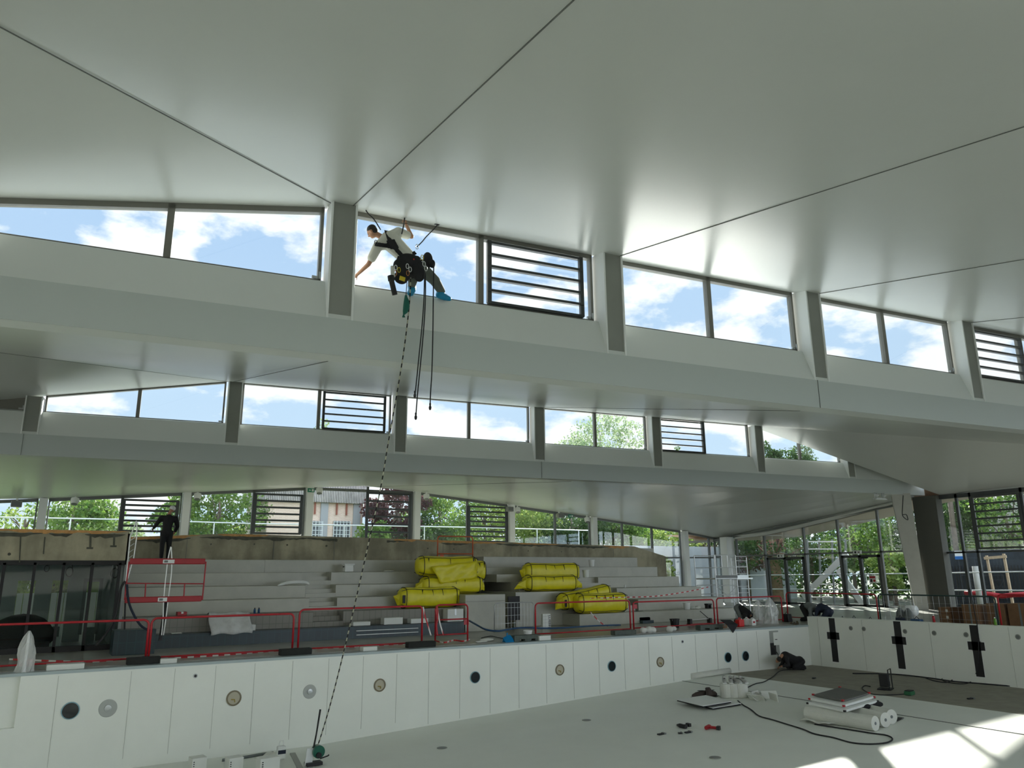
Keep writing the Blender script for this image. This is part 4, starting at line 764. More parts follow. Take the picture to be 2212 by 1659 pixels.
# rope brake on the pool floor
c = onz(677, 1652, -2.05); t = T('rope_brake', tuple(c), 0, 'green drum rope brake with metal plate on the pool floor', 'winch'); gd = mat('enamel_green', (.0, .10, .06), .35)
t.part('plate', MB().box((-.10, 0, .17), (.16, .05, .34), Matrix.Rotation(.1, 3, 'Y')), M_ALU, bevel=.01); t.part('drum', MB().cyl((.08, -.1, .26), (.08, .08, .26), .13, 20), gd); t.part('core', MB().cyl((.07, -.14, .2), (.07, .1, .2), .06, 12), M_BLACK)
t.part('handle', MB().tube([(.1, -.12, .13), (.26, -.14, .17), (.29, -.14, .19)], .014, 8), M_BLACK); t.part('base', MB().box((0, 0, .03), (.34, .22, .06)), M_BLACK); t.part('lever', MB().tube([(-.02, 0, .3), (.04, .02, .62), (.10, .02, 1.1)], [.022, .018, .022], 8), M_BLACK)
# ---- helper for standing / bent figures
def figure(name, label, J, cloth, legs, helmet=None, hairm=M_HAIR, face=(0, 1, 0), s=1.0):
    o = empty(name, tuple(J['base']), 0, label, 'person'); b = Vector(J['base']); q = {k: (Vector(v) - b if not isinstance(v, (list,)) else [Vector(p) - b for p in v]) for k, v in J.items() if k != 'base'}
    m = MB(); limb(m, [q['hip'], q['waist'], q['chest'], q['neck']], [.14, .13, .15, .055]); limb(m, [q['neck'], q['head']], [.055, .05]); P, R = head(m, q['head'], face, J.get('_up', (q['head'] - q['neck']).normalized() + Vector((0, 0, .001))) if '_up' not in J else J['_up'], s)
    tp = MB(); limb(tp, [q['hip'], q['waist'], q['chest'], q['chest'].lerp(q['neck'], .6)], [.16, .155, .185, .09])
    tb = MB(); limb(tb, [q['waist'].lerp(q['hip'], .5), q['hip']], [.15, .17])
    for k in ('armL', 'armR'):
        a = q[k]; limb(m, a, [.06, .045, .03]); hand(m, a[2], a[2] - a[1], (0, 0, 1), .8); limb(tp, [q['chest'], a[0], a[1], a[1].lerp(a[2], .85)], [.15, .085, .066, .05])
    for k in ('legL', 'legR'):
        a = q[k]; limb(m, a, [.09, .06, .045]); limb(tb, a, [.115, .082, .062]); sh = MB(); d = Vector(face); d.z = 0; d.normalize(); d = Vector(J.get('_toe', d)) if '_toe' in J else d
        limb(sh, [a[2] + Vector((0, 0, -.04)) - d * .04, a[2] + Vector((0, 0, -.045)) + d * .16], [.05, .042]); fused(sh, 'shoe', M_CLOTHB, o, .014, 1)
    fused(m, 'body', M_SKIN, o, .016, 3); fused(tp, 'jacket', cloth, o, .018, 3); fused(tb, 'trousers', legs, o, .018, 3)
    if helmet: h = MB(); h.ell(P(0, -.01, .055), (.10, .12, .085), 16, 10, R); h.ell(P(0, .09, .03), (.07, .06, .012), 12, 6, R); h.build('helmet', helmet, o, smooth=True)
    else: hair(P, R, o, hairm)
    return o, P, R
# standing man in white helmet on the top tier, seen from behind
g = ony(366, 1212, 28.6); X0, Y0, Z0 = g.x - .16, 28.7, 2.46
J = dict(base=(X0, Y0, Z0), hip=(X0, Y0, Z0 + .92), waist=(X0, Y0, Z0 + 1.08), chest=(X0 + .02, Y0 - .02, Z0 + 1.32), neck=(X0 + .02, Y0 + .02, Z0 + 1.52), head=(X0 + .10, Y0 + .06, Z0 + 1.68),
         armL=[(X0 - .20, Y0, Z0 + 1.40), (X0 - .34, Y0 + .08, Z0 + 1.16), (X0 - .38, Y0 + .32, Z0 + 1.06)], armR=[(X0 + .24, Y0, Z0 + 1.38), (X0 + .34, Y0 + .10, Z0 + 1.12), (X0 + .30, Y0 + .30, Z0 + .95)],
         legL=[(X0 - .09, Y0, Z0 + .90), (X0 - .10, Y0, Z0 + .48), (X0 - .10, Y0 - .02, Z0 + .09)], legR=[(X0 + .10, Y0, Z0 + .90), (X0 + .12, Y0 + .05, Z0 + .48), (X0 + .11, Y0, Z0 + .09)])
figure('person', 'person standing on the top tier facing the louvres, dark clothes and white helmet', J, M_CLOTHB, M_CLOTHB, M_HELM, face=(0.1, 1, .0))
# kneeling worker bent into the hatch in the pool corner
def pw(px, py, y): return ony(px, py, y)
yk = 19.0
hpk = pw(1727, 1428, yk); hdk = pw(1683, 1424, yk + .1); ck = pw(1697, 1419, yk)
J = dict(base=tuple(Vector((hpk.x - .2, yk, -1.39))), hip=hpk, waist=pw(1718, 1427, yk), chest=ck, neck=pw(1689, 1416, yk), head=pw(1681, 1426, yk - .02), armL=[pw(1695, 1420, yk + .15), pw(1690, 1434, yk + .3), pw(1684, 1440, yk + .45)], armR=[pw(1698, 1424, yk - .15), pw(1703, 1437, yk - .2), pw(1690, 1439, yk - .1)],
         legL=[hpk + Vector((0, .1, 0)), Vector((hpk.x - .5, yk + .1, -1.28)), Vector((hpk.x + .02, yk + .12, -1.30))], legR=[hpk + Vector((0, -.1, 0)), Vector((hpk.x - .45, yk - .12, -1.28)), Vector((hpk.x + .06, yk - .12, -1.30))], )
figure('person', 'kneeling person in black bent forward in the pool corner below the wall hatch', J, M_CLOTHB, M_CLOTHB, face=(-.8, .1, -.6))
# two crouching workers behind the raised end wall, one in a hood beside the red barrier
def crouch(pxh, pyh, pxc, pyc, X, label, cloth, legs, ground=0.0, face=(0, -.6, -.7), **kw):
    hp_, hd_ = onx(pxh, pyh, X), onx(pxc, pyc, X); dd = (hd_ - hp_); dd.z = 0; L_ = dd.length; u = dd.normalized(); side = Vector((-u.y, u.x, 0))
    def Q(f, s_, z): v = hp_ + u * f * L_ + side * s_; return (v.x, v.y, z)
    zh = max(hp_.z - .16, ground + .3); zc = max(hd_.z - .16, ground + .3)
    J = dict(base=Q(0, 0, ground), hip=Q(.12, 0, zh), waist=Q(.4, 0, (zh + zc) / 2 + .05), chest=Q(.72, 0, zc), neck=Q(.95, 0, zc - .05), head=Q(1.08, 0, zc - .17),
             armL=[Q(.78, .2, zc - .04), Q(.85, .26, zc - .26), Q(1.0, .2, ground + .08)], armR=[Q(.78, -.2, zc - .04), Q(.85, -.26, zc - .26), Q(1.0, -.2, ground + .08)],
             legL=[Q(.1, .12, zh), Q(.5, .18, ground + .12), Q(.0, .14, ground + .09)], legR=[Q(.1, -.12, zh), Q(.5, -.18, ground + .12), Q(.0, -.14, ground + .09)])
    J['_toe'] = tuple(u); return figure('person', label, J, cloth, legs, face=tuple(u * .5 + Vector((0, 0, -.8))), **kw)
crouch(1734, 1302, 1762, 1304, 26.6, 'crouching person in a grey-green jacket behind the raised pool end wall', M_GREY, M_CLOTHB)
crouch(1792, 1312, 1766, 1304, 26.6, 'crouching person in navy facing the other one behind the pool end wall', M_NAVY, M_NAVY)
crouch(1592, 1304, 1622, 1318, 24.2, 'bent person in a black hood between red barrier and wrapped posts', M_CLOTHB, M_GREY)
q = ony(1441, 1240, 43.9); figure('person', 'distant person in a white helmet outside the tall panes', dict(base=(q.x, 43.9, q.z - 1.62), hip=(q.x, 43.9, q.z - .75), waist=(q.x, 43.9, q.z - .6), chest=(q.x, 43.9, q.z - .36), neck=(q.x, 43.9, q.z - .16), head=(q.x, 43.9, q.z),
   armL=[(q.x - .2, 43.9, q.z - .3), (q.x - .26, 43.8, q.z - .55), (q.x - .2, 43.6, q.z - .75)], armR=[(q.x + .2, 43.9, q.z - .3), (q.x + .26, 43.8, q.z - .55), (q.x + .2, 43.6, q.z - .75)], legL=[(q.x - .1, 43.9, q.z - .8), (q.x - .1, 43.9, q.z - 1.2), (q.x - .1, 43.9, q.z - 1.55)], legR=[(q.x + .1, 43.9, q.z - .8), (q.x + .1, 43.9, q.z - 1.2), (q.x + .1, 43.9, q.z - 1.55)]), M_GREY, M_GREY, M_HELM, face=(-.5, -.8, 0))
# ================================================================ YELLOW BAGS
M_STRAP = mat('strap_black', (.015, .015, .017), .6)
def bag(c, ln, w, h, rz, label, tilt=0, patch=False, fl=(1, 1), rx=0, seed=0, straps=(-.34, 0, .34)):
    rg = random.Random(seed); t = T('yellow_bag', tuple(c), rz, label, 'bag', 'bulky yellow tarpaulin bags on the grandstand'); R = Matrix.Rotation(tilt, 4, 'Y') @ Matrix.Rotation(rx, 4, 'X')
    def Rv(v): return R @ Vector(v)
    NU, NV = 14, 24; mb = MB()
    def prof(u, a):      # rounded square section, slightly sagging, pinched at both ends
        e = 1 - max(0, abs(u) - .80) ** 1.6 * 3.2; ca, sa = math.cos(a), math.sin(a); k = (abs(ca) ** 3.2 + abs(sa) ** 3.2) ** (-1 / 3.2)
        wob = 1 + .018 * math.sin(5 * a + 7 * u + seed) + .015 * math.sin(9 * u + 2 * a)
        return Vector((u * ln / 2, ca * k * w / 2 * e * wob, h / 2 + sa * k * h / 2 * e * wob - (.015 if sa > 0 else 0) * math.cos(3 * u)))
    us = [-1 + 2 * i / (NU - 1) for i in range(NU)]
    for u in us:
        for k in range(NV): mb.v.append(tuple(Rv(prof(u, 2 * PI * k / NV + PI / NV))))
    for i in range(NU - 1):
        for k in range(NV): mb.f.append((i * NV + k, i * NV + (k + 1) % NV, (i + 1) * NV + (k + 1) % NV, (i + 1) * NV + k))
    for i, sg in ((0, -1), (NU - 1, 1)):
        mb.v.append(tuple(Rv((sg * (ln / 2 + .05), 0, h / 2)))); ci = len(mb.v) - 1
        for k in range(NV): mb.f.append((i * NV + k, i * NV + (k + 1) % NV, ci))
    o = t.part('body', mb, M_YEL, smooth=True)
    sub = o.modifiers.new('s', 'SUBSURF'); sub.levels = 1; sub.render_levels = 1
    for a in (PI * .25, PI * .75, PI * 1.25, PI * 1.75):
        t.part('piping', MB().tube([Rv(prof(u, a) + Vector((0, math.cos(a) * .006, math.sin(a) * .006))) for u in us], .011, 6), M_STRAP, smooth=True)
    for u in (-.86, .86):
        pts = [Rv(prof(u, 2 * PI * k / 20) * 1.0) for k in range(21)]; t.part('piping', MB().tube(pts, .012, 6, False), M_STRAP, smooth=True)
    for u in straps:
        for sg, a in ((-1, PI * 1.22), (-1, PI * .78)):
            if a > PI: continue
            p = prof(u, a); p2 = p + Vector((rg.uniform(-.03, .05), -.02, -.17)); t.part('strap', MB().bar(Rv(p + Vector((0, -.012, .02))), Rv(p2), .04, .014), M_STRAP)
    if patch: p = prof(-.93, PI); t.part('label_patch', MB().box(Rv((-ln / 2 + .06, -w / 2 * .86 - .0, h * .45)), (.10, .02, .26)), M_STRAP)
    for sg, f in ((-1, fl[0]), (1, fl[1])):
        if f: 
            x = sg * ln / 2 * .97; mf = MB().add([Rv(v) for v in [(x, -.15, h * .75), (x, -.12, h * .2), (x + sg * .28 * f, -.1, h * .42), (x + sg * .34 * f, -.02, h * .15), (x + sg * .05, .12, h * .5), (x + sg * .22, .05, h * .6)]], [(0, 1, 2), (1, 3, 2), (2, 3, 5), (0, 2, 5), (0, 5, 4), (1, 3, 4), (3, 5, 4), (0, 1, 4)]); fo = t.part('flap', mf, M_YEL)
            bv = fo.modifiers.new('s', 'SUBSURF'); bv.levels = 1; bv.render_levels = 1; bv.subdivision_type = 'SIMPLE'
    return t
def span(px0, px1, pyb, y): a, b = ony(px0, pyb, y), ony(px1, pyb, y); return a, b
a, b = span(864, 990, 1312, 24.9); bag(((a.x + b.x) / 2, 25.0, .81), b.x - a.x, .66, .68, 0, 'large yellow bag lying lowest on the left grandstand with a black label patch', patch=True, fl=(.3, 0), seed=1)
a, b = span(912, 1040, 1280, 25.7); bag(((a.x + b.x) / 2, 25.8, 1.23), b.x - a.x, .66, .62, 0, 'yellow bag squashed under the topmost bag of the left pile', seed=2, fl=(1, .6))
a, b = span(903, 1029, 1243, 25.8); bag(((a.x + b.x) / 2, 25.9, 1.86), b.x - a.x, .68, .70, -.02, 'topmost yellow bag of the left pile beside the orange barrier', seed=3, fl=(0, 0), straps=(-.72, -.0, .8))
a, b = span(1030, 1052, 1255, 26.3); bag(((a.x + b.x) / 2 - .25, 26.55, 1.66), .95, .6, .76, .25, 'crumpled yellow bag standing behind the left pile at its right end', seed=4, fl=(0, .5), straps=(.2, .7))
fl_ = MB(); n1, n2 = 14, 8; pa = [ony(933, 1225, 25.42), ony(1028, 1212, 25.42), ony(1030, 1248, 25.42), ony(952, 1262, 25.42)]
for i in range(n1 + 1):
    for j in range(n2 + 1): u, v = i / n1, j / n2; p = (pa[0].lerp(pa[1], u)).lerp(pa[3].lerp(pa[2], u), v); fl_.v.append((p.x, p.y + .035 * math.sin(9 * u + 4 * v) * math.sin(7 * v + 2 * u) - .02 * v, p.z + .015 * math.sin(13 * u)))
for i in range(n1):
    for j in range(n2): fl_.f.append((i * (n2 + 1) + j, (i + 1) * (n2 + 1) + j, (i + 1) * (n2 + 1) + j + 1, i * (n2 + 1) + j + 1))
o = fl_.build('yellow_tarp', M_YEL, smooth=True); o.modifiers.new('t', 'SOLIDIFY').thickness = .012; tag(o, 'wrinkled loose yellow tarp hanging over the front of the left bag pile', 'tarp')
a, b = span(1141, 1256, 1250, 26.0); bag(((a.x + b.x) / 2, 26.3, 1.61), b.x - a.x, .60, .72, 0, 'topmost yellow bag of the right pile next to two white buckets', seed=5, fl=(.4, 0))
a, b = span(1142, 1252, 1276, 25.3); bag(((a.x + b.x) / 2, 25.6, 1.26), b.x - a.x, .62, .60, 0, 'yellow bag with limp flaps at both ends, second in the right pile', seed=6, fl=(1.5, 1.1))
a, b = span(1216, 1328, 1306, 24.7); bag(((a.x + b.x) / 2, 24.95, .72), b.x - a.x + .1, .62, .62, .12, 'tilted yellow bag leaning between the right pile and the lowest bag', tilt=-.14, seed=7, fl=(1.0, 0), patch=True)
a, b = span(1258, 1364, 1325, 24.0); bag(((a.x + b.x) / 2, 24.4, .44), b.x - a.x, .64, .74, 0, 'lowest yellow bag of the right pile behind the red barrier', seed=8, fl=(0, .5))
# ================================================================ BARRIERS
def barrier(p0, p1, h, label, m=None, name='barrier', mesh=0, mid=None, plate=None, lo=.10, r=.026, cat='barrier'):
    m = m or M_RED; p0, p1 = Vector(p0), Vector(p1); d = (p1 - p0); L_ = d.length; u = d / L_; t = T(name, tuple(p0), 0, label, cat, 'site barriers along the pool deck')
    def q(s, z): return p0 + u * s + Vector((0, 0, z))
    R = .12; arc = []
    for k in range(5): a = PI - PI / 2 * k / 4; arc.append(q(R + R * math.cos(a), h - R + R * math.sin(a)))
    for k in range(5): a = PI / 2 - PI / 2 * k / 4; arc.append(q(L_ - R + R * math.cos(a), h - R + R * math.sin(a)))
    t.part('frame', MB().tube([q(0, 0.02)] + arc + [q(L_, .02)], r, 8), m, world=True, smooth=True)
    t.part('lower_rail', MB().tube([q(0, lo), q(L_, lo)], r * .8, 8), m, world=True, smooth=True)
    if mid: t.part('middle_rail', MB().tube([q(0, mid), q(L_, mid)], r * .8, 8), m, world=True, smooth=True)
    if mesh:
        w = MB(); n = int(L_ / mesh)
        for i in range(1, n): w.tube([q(L_ * i / n, lo), q(L_ * i / n, h)], .004, 4)
        for z in (.3, .55, .8): w.tube([q(0, z), q(L_, z)], .004, 4)
        t.part('wire_mesh', w, M_STEEL, world=True)
    if plate: t.part('plate', MB().box(q(*plate), (.16, .012, .14)), m, world=True)
    return t
def Yb(px, py, y): v = ony(px, py, y); return (v.x, y, 0)
def Zt(px, py, y): return ony(px, py, y).z
YB = 20.35
barrier(Yb(-70, 1430, YB), Yb(314, 1425, YB), Zt(250, 1341, YB), 'red tubular barrier in front of the glazed room at the left edge')
barrier(Yb(320, 1425, YB), Yb(631, 1405, YB), Zt(500, 1330, YB), 'red tubular barrier in front of the blue wall and draped white sheet')
barrier(Yb(643, 1405, YB), Yb(911, 1383, YB), Zt(780, 1313, YB), 'red tubular barrier crossed by the slanting rope')
barrier(Yb(940, 1386, 21.2), Yb(1010, 1380, 21.2), Zt(980, 1306, 21.2), 'short red and white barrier wrapped in striped tape', mid=.62, plate=(1.02, .52), lo=.2)
barrier(Yb(1068, 1350, 23.2), Yb(1154, 1350, 23.2), Zt(1100, 1302, 23.2), 'grey wire mesh barrier across the dark passage', M_STEEL, mesh=.13, lo=.12, r=.014)
barrier(Yb(1157, 1360, 20.9), Yb(1362, 1350, 20.9), Zt(1260, 1300, 20.9), 'red tubular barrier below the right pile of yellow bags')
barrier(Yb(1369, 1350, 21.1), Yb(1544, 1340, 21.1), Zt(1480, 1297, 21.1), 'red tubular barrier in front of the tile cutter', plate=(.1, .8))
barrier(Yb(1551, 1345, 21.3), Yb(1691, 1335, 21.3), Zt(1620, 1290, 21.3), 'red tubular barrier in front of the scaffold tower')
barrier((27, onx(1698, 1283, 27).y, 0), (27, onx(1892, 1284, 27).y, 0), onx(1800, 1282, 27).z, 'red tubular barrier behind the crouching pair at the pool end')
barrier((27, onx(1896, 1284, 27).y, 0), (27, onx(2148, 1286, 27).y, 0), onx(2000, 1286, 27).z, 'dark green mesh barrier in front of the large column', mat('green_dark', (.02, .05, .045), .5), mesh=.2)
barrier((26.6, onx(2154, 1286, 26.6).y, 0), (26.6, onx(2300, 1286, 26.6).y, 0), onx(2190, 1285, 26.6).z, 'red barrier in front of the tall cardboard boxes')
barrier(Yb(945, 1205, 28.9)[:2] + (2.46,), Yb(1021, 1205, 28.9)[:2] + (2.46,), .98, 'orange and white barrier standing high behind the left bag pile', mat('orange_red', (.62, .12, .04), .5), mid=.28, plate=(.2, .18), lo=.1)
# rubber feet
M_RUB = mat('rubber_black', (.02, .022, .02), .9, noise=.2, scale=9); M_RUBG = mat('rubber_green', (.10, .12, .105), .9, noise=.2, scale=9)
def foot(px0, px1, py, y, h, m, label, notch=False):
    a, b = ony(px0, py, y), ony(px1, py, y); t = T('ballast_block', ((a.x + b.x) / 2, y, 0), 0, label, 'barrier foot', 'rubber barrier feet'); L_ = b.x - a.x
    if notch: t.part('block', MB().bx(-L_ / 2, L_ / 2, -.12, .12, h * .35, h).bx(-L_ / 2, -L_ * .3, -.12, .12, 0, h * .4).bx(-L_ * .1, L_ * .12, -.12, .12, 0, h * .4).bx(L_ * .3, L_ / 2, -.12, .12, 0, h * .4), m, bevel=.01)
    else: t.part('block', MB().bx(-L_ / 2, L_ / 2, -.12, .12, 0, h), m, bevel=.015)
    t.part('socket', MB().cyl((0, 0, h), (0, 0, h + .01), .035, 10), M_BLACK)
for a in [(273, 345, 1431, 20.05, .15, M_RUB, 'long black barrier foot on the coping at the left end of the draped sheet barrier'), (604, 671, 1411, 20.05, .15, M_RUB, 'mossy black barrier foot between the two left red barriers'), (879, 938, 1389, 20.05, .15, M_RUB, 'black barrier foot right of the slanting rope'),
          (1107, 1163, 1383, 20.05, .17, M_RUBG, 'grey-green notched barrier foot beside the blue dustpan', True), (1324, 1370, 1370, 20.15, .14, M_RUBG, 'grey-green barrier foot below the right bag pile'), (1508, 1557, 1360, 20.15, .16, M_RUBG, 'grey-green notched barrier foot below the tile cutter', True)]: foot(*a)
def rect_(x0, x1, y0, y1, y): a, b = ony(x0, y0, y), ony(x1, y1, y); return a.x, b.x, b.z, a.z
# ================================================================ RED WORK PLATFORM AND MASTS
y_ = 22.6; z_ = lambda px, py: ony(px, py, y_); wp = T('work_platform', tuple(Vector((z_(355, 1300).x, y_, 0))), 0, 'red railed work platform with white stickers in front of the left tiers', 'work platform')
M_RED2 = mat('red_plate', (.36, .012, .018), .45, noise=.1, scale=4)
for nm, y0, y1, xa, xb in (('upper_band', 1206, 1219, 281, 444), ('lower_band', 1290, 1303, 270, 436)):
    a, b, c_ = z_(xa, y0), z_(xb, y0), z_(xa, y1); wp.part(nm, MB().bx(a.x, b.x, y_ - .03, y_ + .03, c_.z, a.z), M_RED2, world=True, bevel=.02)
for a, b in [((279, 1213), (269, 1296)), ((445, 1213), (437, 1296))]: wp.part('side_tube', MB().tube([z_(*a), z_(*b)], .018, 8), M_RED, world=True)
wp.part('middle_rail', MB().tube([z_(274, 1260), z_(440, 1261)], .014, 8), M_RED, world=True)
for px in (315, 399): wp.part('baluster', MB().tube([z_(px, 1261), z_(px - 2, 1291)], .016, 8), M_RED, world=True)
for x0, x1, y0, y1 in [(352, 376, 1209, 1217), (341, 360, 1291, 1299)]:
    a, b = z_(x0, y0), z_(x1, y1); s_ = wp.part('sticker', MB().bx(a.x, b.x, y_ - .045, y_ - .031, b.z, a.z), M_WHITEP, world=True); k = MB().bx(a.x + .03, a.x + .12, y_ - .05, y_ - .044, b.z + .02, a.z - .02); k.v = [tuple(wp.inv @ Vector(v)) for v in k.v]; k.build('sticker_mark', M_DFRAME, s_)
for nm, pts in (('mast', [(369, 1181), (362, 1215), (354, 1290), (352, 1340), (349, 1372)]), ('mast', [(370, 1182), (371, 1230), (364, 1290), (358, 1340), (353, 1372)])): wp.part(nm, MB().tube(spline([z_(*p) for p in pts]), .016, 6), M_ALU, world=True)
ba = z_(355, 1300); x0, x1, z0, z1 = rect_(246, 333, 1362, 1400, y_); wp.part('tiled_block', MB().bx(x0, x1, y_ - .1, y_ + .6, 0, z1), M_BTILE, world=True, bevel=.01); wp.part('scissor_arm', MB().bar((ba.x, y_ + .1, .3), (ba.x + .05, y_ + .1, ba.z), .07, .07), M_BLACK, world=True)  # low dark tiled block beside the platform, not part of its lift
y_ = 22.9; lm = T('ladder_mast', tuple(Vector((z_(275, 1385).x, y_, 0))), 0, 'slender bright lattice mast left of the red work platform', 'mast')
pl_, pr_ = [(272, 1256), (277, 1205), (281, 1160), (295, 1125)], [(276, 1250), (289, 1205), (295, 1162), (296, 1127)]
lm.part('rail', MB().tube([z_(*p) for p in pl_], .016, 6), M_ALU, world=True); lm.part('rail', MB().tube([z_(*p) for p in pr_], .016, 6), M_ALU, world=True)
for k in range(8): f = k / 7; lm.part('rung', MB().tube([z_(274 + 8 * f, 1245 - 90 * f), z_(281 + 13 * f, 1238 - 90 * f)], .010, 6), M_ALU, world=True)
lm.part('foot', MB().tube([z_(272, 1256), z_(270, 1320), z_(268, 1392)], .02, 6), M_BLACK, world=True)
def cable(name, pts, r, m, label, cat='cable', k=6): return tag(MB().tube(spline(pts, k), r, 8).build(name, m, smooth=True), label, cat)
cable('hose', [ony(px, py, 22.3) for px, py in [(274, 1262), (278, 1300), (290, 1330), (305, 1352), (322, 1362)]], .028, M_NAVY, 'thick navy hose hanging from the lattice mast', 'hose')
cable('hose', [ony(px, py, 22.4) for px, py in [(270, 1255), (260, 1275), (252, 1320), (240, 1352), (222, 1378), (205, 1396)]], .028, M_BLACK, 'black hose drooping in front of the glazed room', 'hose')
# ================================================================ SMALL THINGS ON DECK AND TIERS
def rect(x0, x1, y0, y1, y): a, b = ony(x0, y0, y), ony(x1, y1, y); return a.x, b.x, b.z, a.z
def carton(px0, px1, pyt, pyb, y, dep, zb, m, label, name='box', cat='box', group=None, rz=0, lid=True, joint=None):
    x0, x1, z0, z1 = rect(px0, px1, pyt, pyb, y); z0 = zb if zb is not None else z0; t = T(name, ((x0 + x1) / 2, y + dep / 2, z0), rz, label, cat, group); w = (x1 - x0) / 2; h = max(.02, z1 - z0)
    t.part('body', MB().bx(-w, w, -dep / 2, dep / 2, 0, h), m, bevel=.006)
    if lid: t.part('tape', MB().bx(-.03, .03, -dep / 2 - .004, dep / 2, h * .5, h + .003), joint or M_GREY)
    return t
def bucket(px, pyt, y, zb, r, h, m, label, handle=True):
    x = ony(px, pyt, y).x; t = T('bucket', (x, y, zb), 0, label, 'bucket'); t.part('body', MB().lathe([(r * .82, 0), (r, h), (r * 1.07, h), (r * 1.07, h - .03), (r * .95, h - .03), (r * .8, .02)], (0, 0, 0), 18), m, smooth=False)
    if handle: t.part('handle', MB().tube([(r * math.cos(a), -.02 - r * .2, h - .02 - r * .6 * math.sin(a)) for a in [i * PI / 8 for i in range(9)]], .006, 5), M_STEEL)
    return t
M_CARD = mat('cardboard', (.20, .11, .055), .8, noise=.15, scale=4); M_CARDD = mat('cardboard_dark', (.10, .05, .025), .8, noise=.15, scale=4); M_PAPER = mat('paper_white', (.66, .67, .62), .8, noise=.05, scale=4); M_TILEW = mat('tile_white', (.70, .72, .68), .4)
carton(384, 403, 1322, 1337, 24.75, .3, .81, M_RED2, 'small red and white carton on the lowest left tier', joint=M_WHITEP)
carton(763, 800, 1344, 1350, 24.0, .3, .37, M_TILEW, 'flat white tile pack on the blue ledge right of the slanting rope', group='white tile packs on the blue ledge', lid=False)
carton(830, 870, 1335, 1348, 24.0, .3, .37, M_TILEW, 'thick white tile pack in the middle of the blue ledge', group='white tile packs on the blue ledge', lid=False)
carton(888, 925, 1337, 1343, 24.0, .3, .37, M_TILEW, 'thin white tile pack near the right end of the blue ledge', group='white tile packs on the blue ledge', lid=False)
carton(510, 552, 1351, 1358, 24.0, .3, .37, M_TILEW, 'white tile pack on the blue ledge at the foot of the draped sheet', group='white tile packs on the blue ledge', lid=False)
carton(371, 393, 1368, 1371, 24.0, .2, .37, M_PAPER, 'small yellowish pack at the left end of the blue ledge', group='white tile packs on the blue ledge', lid=False)
carton(967, 1001, 1316, 1341, 24.15, .35, .37, M_TILEW, 'white wrapped crate behind the taped barrier', 'crate', 'crate', joint=M_STEEL)
for a in [(101, 141, 1437, 1446, 19.8, .35, 'left one of two white tile packs on the coping at the left'), (141, 182, 1435, 1442, 19.8, .35, 'right one of two white tile packs on the coping at the left'), (785, 815, 1398, 1404, 19.85, .25, 'small white tile pack on the coping left of the slanting rope foot'), (347, 382, 1424, 1432, 19.85, .25, 'grey-white tile pack on the coping beside the left black foot'), (1165, 1190, 1374, 1379, 19.85, .2, 'white paper pack on the coping right of the notched foot')]: carton(a[0], a[1], a[2], a[3], a[4], a[5], 0.0, M_TILEW, a[6], 'tile_pack', 'tiles', 'tile packs on the coping', lid=False)
# draped white sheet
sh = MB(); n1, n2 = 20, 8; x0, x1 = ony(457, 1330, 23.85).x, ony(546, 1330, 23.85).x
for i in range(n1 + 1):
    u = i / n1
    for j in range(n2 + 1):
        v = j / n2; z = 1.00 - .0 + .0; yy = 24.55 - .75 * min(1, v * 1.2); zz = .84 + .22 * math.sin(min(1, v * 1.3) * PI) * .4 - max(0, v - .15) * .62; sh.v.append((x0 + (x1 - x0) * (u + .02 * math.sin(9 * v)) , yy + .03 * math.sin(16 * u + 3 * v), zz + .02 * math.sin(11 * u + 5 * v)))
for i in range(n1):
    for j in range(n2): sh.f.append((i * (n2 + 1) + j, (i + 1) * (n2 + 1) + j, (i + 1) * (n2 + 1) + j + 1, i * (n2 + 1) + j + 1))
o = sh.build('dust_sheet', mat('sheet_white', (.60, .61, .60), .8, noise=.15, scale=5), smooth=True); o.modifiers.new('t', 'SOLIDIFY').thickness = .01; tag(o, 'crumpled white sheet draped from the lowest tier over the blue ledge', 'sheet')
for px in (550, 559):
    x = ony(px, 1322, 24.9).x; t = T('bottle', (x, 24.9, .81), 0, 'left of two small blue bottles on the lowest left tier' if px == 550 else 'right of two small blue bottles on the lowest left tier', 'bottle', 'blue bottles on the lowest left tier'); t.part('body', MB().lathe([(.035, 0), (.035, .11), (.02, .13)], (0, 0, 0), 10), M_BLUE, smooth=True); t.part('cap', MB().lathe([(.022, .13), (.022, .16)], (0, 0, 0), 10), M_BLACK)
t = T('plastic_crate', (ony(752, 1232, 27.4).x, 27.4, 2.03), 0, 'white plastic crate on the fourth tier right of the stairs', 'crate'); t.part('body', MB().bx(-.16, .16, -.12, .12, 0, .25), M_WHITEP, bevel=.02); t.part('rim', MB().bx(-.19, .19, -.14, .14, .25, .28), M_WHITEP)
for sx_ in (-.17, .17): t.part('handle', MB().bx(sx_ - .02, sx_ + .02, -.05, .05, .16, .2), M_BLACK)
cl = MB().tube(spline([ony(px, py, 26.2) for px, py in [(600, 1265), (620, 1259), (640, 1257), (660, 1258), (668, 1263)]]), [.02, .03, .04, .05, .05, .05, .06, .06, .06, .06, .06, .06, .06, .06, .06, .06, .06, .06, .06, .06, .05, .05, .04, .03, .02][:25], 8); tag(cl.build('rolled_film', M_WHITEP, smooth=True), 'rolled white plastic film beside the left stairs', 'plastic film')
t = MB().ell((ony(840, 1231, 27.3).x, 27.3, 2.05), (.22, .14, .03)); tag(t.build('cloth', M_PAPER, smooth=True), 'thin pale cloth on the fourth tier left of the yellow bags', 'cloth')
bucket(1265, 1229, 26.4, 1.75, .14, .30, M_WHITEP, 'white bucket half hidden behind the topmost right bag'); bucket(1278, 1219, 27.3, 2.2, .13, .28, M_WHITEP, 'white bucket higher on the right grandstand steps')
